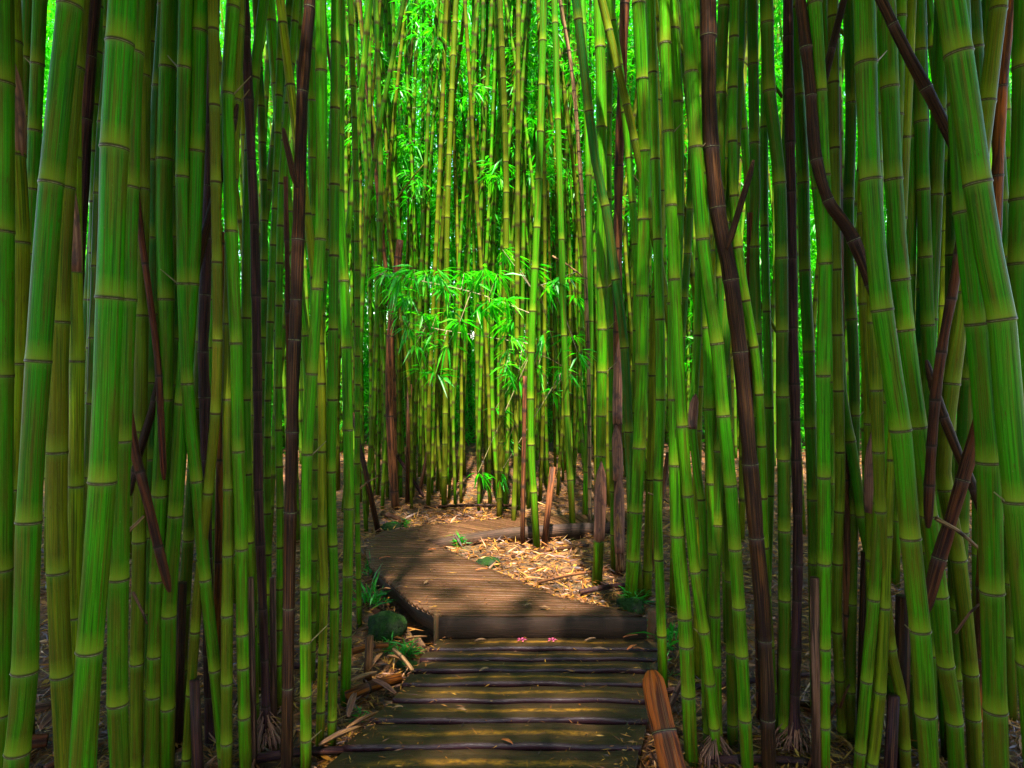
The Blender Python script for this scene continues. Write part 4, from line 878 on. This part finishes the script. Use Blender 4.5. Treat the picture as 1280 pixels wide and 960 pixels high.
def post(px, pyt, pyb, w, label):
    b = on_floor(px, pyb, -.02); d = b[1]; t = on_depth(px, pyt, d); r = w * d / F / 2; z0 = gz(b[0], b[1]) - .1; V = []; seg = 10; UV = []
    for i, (z, rr) in enumerate(((z0, r * 1.05), ((z0 + t[2]) / 2, r), (t[2] - .004, r * .96), (t[2], r * .85))):
        for j in range(seg):
            an = 6.2832 * j / seg; V.append((math.cos(an) * rr * (1 + .05 * math.sin(3 * an)), math.sin(an) * rr, z - z0)); UV.append((z, 1 - abs(2 * j / seg - 1)))
    Fc = [(i * seg + j, i * seg + (j + 1) % seg, (i + 1) * seg + (j + 1) % seg, (i + 1) * seg + j) for i in range(3) for j in range(seg)]
    V.append((0, 0, t[2] - z0)); UV.append((0, 0)); Fc += [(3 * seg + j, 3 * seg + (j + 1) % seg, 3 * seg + (j + 2) % seg, len(V) - 1) for j in range(0, seg, 2)]
    tag(obj('corner_post', mesh_np('corner_post', V, Fc, [M['post']], uv=UV), None, (b[0], b[1], z0)), label, 'post')
post(547, 767, 799, 10, 'small orange brown post at the left end of the step')
post(815, 762, 800, 12, 'mossy post stub at the right end of the step')

# ------------------------------------------------------------------ rocks, herbs, fallen leaves
def rock(px, py, z, sx, sy, sz, label):
    p = on_floor(px, py, z); rng = np.random.default_rng(int(px)); import bmesh
    bm = bmesh.new(); bmesh.ops.create_icosphere(bm, subdivisions=4, radius=1); dirs = rng.normal(0, 1, (9, 3)); dirs /= np.linalg.norm(dirs, axis=1)[:, None]
    for v in bm.verts:
        c = np.array(v.co); q = 1.0
        for dd in dirs: q = min(q, .78 / max(.01, float(c @ dd))) if c @ dd > .78 else q
        q *= 1 + .05 * math.sin(c[0] * 7 + c[1] * 5) + .03 * math.sin(c[2] * 13 + c[0] * 9); v.co = Vector((c[0] * q * sx, c[1] * q * sy, c[2] * q * sz))
    me = bpy.data.meshes.new('mossy_rock'); bm.to_mesh(me); bm.free(); me.materials.append(M['rock']); me.polygons.foreach_set('use_smooth', [True] * len(me.polygons))
    tag(obj('mossy_rock', me, None, (p[0], p[1], gz(p[0], p[1]) + sz * .35)), label, 'rock')
rock(482, 778, 0, .13, .11, .10, 'dark mossy boulder left of the raised deck')
rock(612, 704, .05, .10, .08, .045, 'flat blue green stone in the litter beside the deck')
rock(492, 655, .08, .12, .08, .05, 'grey green stone beyond the outer bend')
rock(508, 815, -.03, .06, .05, .04, 'small dark stone under the grass tuft')
rock(788, 752, .03, .10, .08, .07, 'mossy lump at the right of the litter clearing')
def herb(px, py, z, s, n, label, name='grass_tuft', per=1, up=.8, L=.16):
    p = on_floor(px, py, z); p[2] = gz(p[0], p[1]); rng = np.random.default_rng(int(px * 3 + py)); C = rng.normal(0, .03 * s, (n, 3)); C[:, 2] = np.abs(rng.normal(0, .05 * s, n))
    az = rng.uniform(0, 6.28, n); el = rng.uniform(.0, 1.2, n) * up; D = np.stack([np.cos(az) * np.cos(el), np.sin(az) * np.cos(el), np.sin(el)], 1)
    V, Fc = leaf_arrays(C, D, L * s * rng.uniform(.5, 1.2, n), .007 * s ** .5 * rng.uniform(.6, 1.2, n), rng.normal(0, .5, n)); rnd = np.repeat(rng.uniform(0, 1, n), 5)
    o = obj(name, mesh_np(name, V, Fc, [M['herb']], attrs={'rnd': ('FLOAT', rnd)}, smooth=False), None, tuple(p)); tag(o, label, 'plant')
herb(508, 806, -.03, .62, 90, 'dark green grass tuft beside the foreground boards')
herb(486, 800, -.03, .45, 50, 'smaller grass tuft left of the big one by the boards')
herb(464, 752, 0, 1.1, 60, 'bright leafy seedling behind the brightest left culm', 'seedling', up=1.2)
herb(462, 722, 0, .7, 40, 'little bright sprig at the left of the raised deck', 'seedling', up=1.2)
herb(828, 795, 0, 1.2, 70, 'light green seedling right of the step', 'seedling', up=1.3)
herb(830, 835, -.05, .7, 30, 'tiny green sprout at the right board ends', 'seedling')
herb(790, 748, .03, .8, 120, 'mossy fern clump near the hollow stump', 'fern_clump')
herb(573, 684, .04, .6, 60, 'low green plant at the inner bend of the deck', 'fern_clump')
herb(545, 682, .04, .35, 30, 'tiny plant growing at the inner deck corner', 'seedling')
herb(450, 880, -.06, .4, 20, 'small green sprig by the orange log', 'seedling')
herb(505, 660, .05, .6, 40, 'low plant beside the stone beyond the bend', 'fern_clump')
def deck_leaf(px, py, z, mm, ln, az, label, name='fallen_leaf', wd=.009):
    p = on_floor(px, py, z); V = []
    for i in range(7):
        f = i / 6; hw = wd * math.sin(math.pi * (f * .9 + .08))
        for u in (-1, 0, 1): V.append(((f - .5) * ln, u * hw, abs(u) * .004 + .006 * math.sin(f * 3.1) + .004 * f))
    Fc = [(i * 3 + j, i * 3 + j + 1, i * 3 + j + 4, i * 3 + j + 3) for i in range(6) for j in range(2)]
    o = obj(name, mesh_np(name, V, Fc, [M[mm]]), None, (p[0], p[1], p[2] + .012)); o.rotation_euler = (0, 0, az); md = o.modifiers.new('t', 'SOLIDIFY'); md.thickness = .001
    tag(o, label, 'leaf', 'leaves dropped on the boards')
ZL = .012
for x, y, z, mm, ln, az, lab in [
 (788, 799, ZL, 'orange_leaf', .09, .3, 'orange leaf close under the right of the step'), (790, 813, ZL, 'orange_leaf', .08, .7, 'larger orange leaf pointing up the boards'),
 (798, 815, ZL, 'orange_leaf', .06, -.4, 'orange leaf touching the larger orange one'), (738, 803, ZL, 'tan_leaf', .07, .4, 'tan leaf below the middle of the step'),
 (750, 815, ZL, 'tan_leaf', .08, -.3, 'tan leaf pointing right on the second board'), (577, 892, ZL, 'tan_leaf', .05, -.4, 'pale leaf in the middle of a foreground board'),
 (497, 889, ZL, 'tan_leaf', .05, .1, 'pale leaf on the left end of a board'), (605, 841, ZL, 'tan_leaf', .05, .5, 'grey leaf stuck on a board ridge'),
 (600, 804, ZL, 'tan_leaf', .06, .2, 'pale leaf under the left of the step'), (634, 932, ZL, 'orange_leaf', .06, -.7, 'brown leaf on the nearest board'),
 (481, 700, DZ2, 'orange_leaf', .08, .5, 'orange leaf on the left of the slat deck'), (540, 690, DZ2, 'orange_leaf', .06, .1, 'orange leaf near the inner bend of the slats'),
 (602, 715, DZ2, 'orange_leaf', .08, .2, 'long orange leaf near the inner slat edge'), (660, 760, DZ2, 'tan_leaf', .05, .3, 'small tan leaf above the step'),
 (533, 731, DZ2, 'tan_leaf', .05, 1.2, 'small pale leaf at the left of the slats'), (680, 763, DZ2, 'tan_leaf', .06, -.3, 'tan leaf right of the small tan one above the step')]:
    deck_leaf(x, y, z, mm, ln, az, lab)
def petals(px, py, z, label):
    p = on_floor(px, py, z); V = []; Fc = []
    for k in range(5):
        a = k * 1.2566; b = len(V)
        for r, da, h in ((.004, 0, .004), (.018, .35, .010), (.030, 0, .006), (.018, -.35, .010)): V.append((math.cos(a + da) * r, math.sin(a + da) * r, h))
        Fc.append((b, b + 1, b + 2, b + 3))
    o = obj('fallen_flower', mesh_np('fallen_flower', V, Fc, [M['pink']]), None, (p[0], p[1], p[2] + .008)); md = o.modifiers.new('t', 'SOLIDIFY'); md.thickness = .001
    tag(o, label, 'flower', 'pink flowers dropped on the boards')
petals(652, 803, ZL, 'left pink flower lying under the step'); petals(690, 803, ZL, 'right pink flower lying under the step')

# loose twigs leaning through the stems
def twig(p0, p1, d, w, mm, label):
    a, b = on_depth(*p0, d), on_depth(*p1, d); r = w * d / F / 2; cv = Curve(catmull([a, (a + b) / 2 + np.array([0, 0, .01]), b], 6))
    V, Fc, UV, B = stalk_arrays(cv, lambda s: r * (1 - .4 * s / cv.L), list(np.arange(.1, cv.L, .16)), 8, False)
    o = obj('loose_twig', mesh_np('loose_twig', V - a, Fc, [M['dead' if mm in DEAD else 'culm']], uv=UV, attrs={'band': ('FLOAT_COLOR', B)}), None, tuple(a)); o.color = (*TINT[mm], 1); tag(o, label, 'twig', 'loose twigs caught between the stems')
for a in [((333, 380), (365, 310), 3.4, 5, 'b', 'thick light green twig slanting between the left dark canes'), ((945, 372), (976, 425), 3.4, 6, 'b', 'thick light green twig slanting right of the great dark cane'),
 ((822, 20), (870, 88), 3.3, 7, 'g', 'blue green twig slanting at the upper right centre'), ((960, 100), (978, 122), 3.3, 6, 'g', 'continuing blue green twig by the bright leaf gap'),
 ((1170, 648), (1224, 686), 2.3, 6, 's', 'pale twig crossing behind the right crossed canes'), ((160, 665), (180, 645), 2.5, 5, 's', 'pale twig crossing behind the left crossed canes'),
 ((1194, 792), (1224, 755), 2.2, 4, 'q', 'thin pinkish twig at the right of the curved culms'), ((166, 740), (184, 780), 2.4, 4, 'q', 'thin pinkish twig at the left of the dark stump'),
 ((445, 615), (472, 596), 4.2, 2.5, 's', 'fine straw twig near the left bend'), ((810, 616), (838, 630), 3.6, 2.5, 's', 'fine straw twig near the right leaning cane'),
 ((1020, 10), (1090, 80), 3.3, 6, 'g', 'green twig slanting behind the short black cane'), ((495, 250), (530, 205), 6, 2.5, 'y', 'thin yellow twig high over the bend'),
 ((690, 320), (728, 345), 6, 3, 's', 'pale twig beside the slim tan cane'), ((405, 28), (420, 140), 3.5, 4, 'q', 'pale dry twig at the upper left of the bright gap'),
 ((285, 905), (302, 862), 2.7, 3, 's', 'bent straw twig in the lower left litter'), ((1050, 885), (1062, 855), 2.7, 4, 'r', 'reddish twig low among the right culms')]:
    twig(*a)

# ------------------------------------------------------------------ light, sky, camera
SUN_EL, SUN_AZ = math.radians(64), math.radians(180)      # azimuth measured from +Y (view direction) towards +X
w = bpy.data.worlds.new('World'); sc.world = w; w.use_nodes = True; nt = w.node_tree; bg = nt.nodes['Background']
sky = nt.nodes.new('ShaderNodeTexSky'); sky.sky_type = 'NISHITA'; sky.sun_disc = False; sky.sun_elevation = SUN_EL; sky.sun_rotation = SUN_AZ
nt.links.new(sky.outputs[0], bg.inputs[0]); bg.inputs[1].default_value = 0.15
sl = bpy.data.lights.new('sun', 'SUN'); sl.energy = 5; sl.angle = math.radians(1.2); sl.color = (1, .95, .86)
so = bpy.data.objects.new('sun', sl); COL.objects.link(so)
sd = Vector((math.sin(SUN_AZ) * math.cos(SUN_EL), math.cos(SUN_AZ) * math.cos(SUN_EL), math.sin(SUN_EL))); so.rotation_euler = sd.to_track_quat('Z', 'Y').to_euler(); so.location = (0, 0, 20)
cam = bpy.data.cameras.new('camera'); cam.sensor_width = 36; cam.lens = 36 * F / 1280; cam.clip_end = 500; cam.clip_start = .05
co = bpy.data.objects.new('camera', cam); COL.objects.link(co); co.location = (0, 0, CH); co.rotation_euler = (math.pi / 2 - PITCH, 0, 0); sc.camera = co
sc.view_settings.view_transform = 'Standard'; sc.view_settings.look = 'None'; sc.view_settings.gamma = 1; sc.view_settings.exposure = 2.8
sc.cycles.use_denoising = True; sc.cycles.max_bounces = 7; sc.cycles.diffuse_bounces = 4; sc.cycles.transmission_bounces = 4; sc.cycles.glossy_bounces = 2; sc.cycles.sample_clamp_indirect = 6
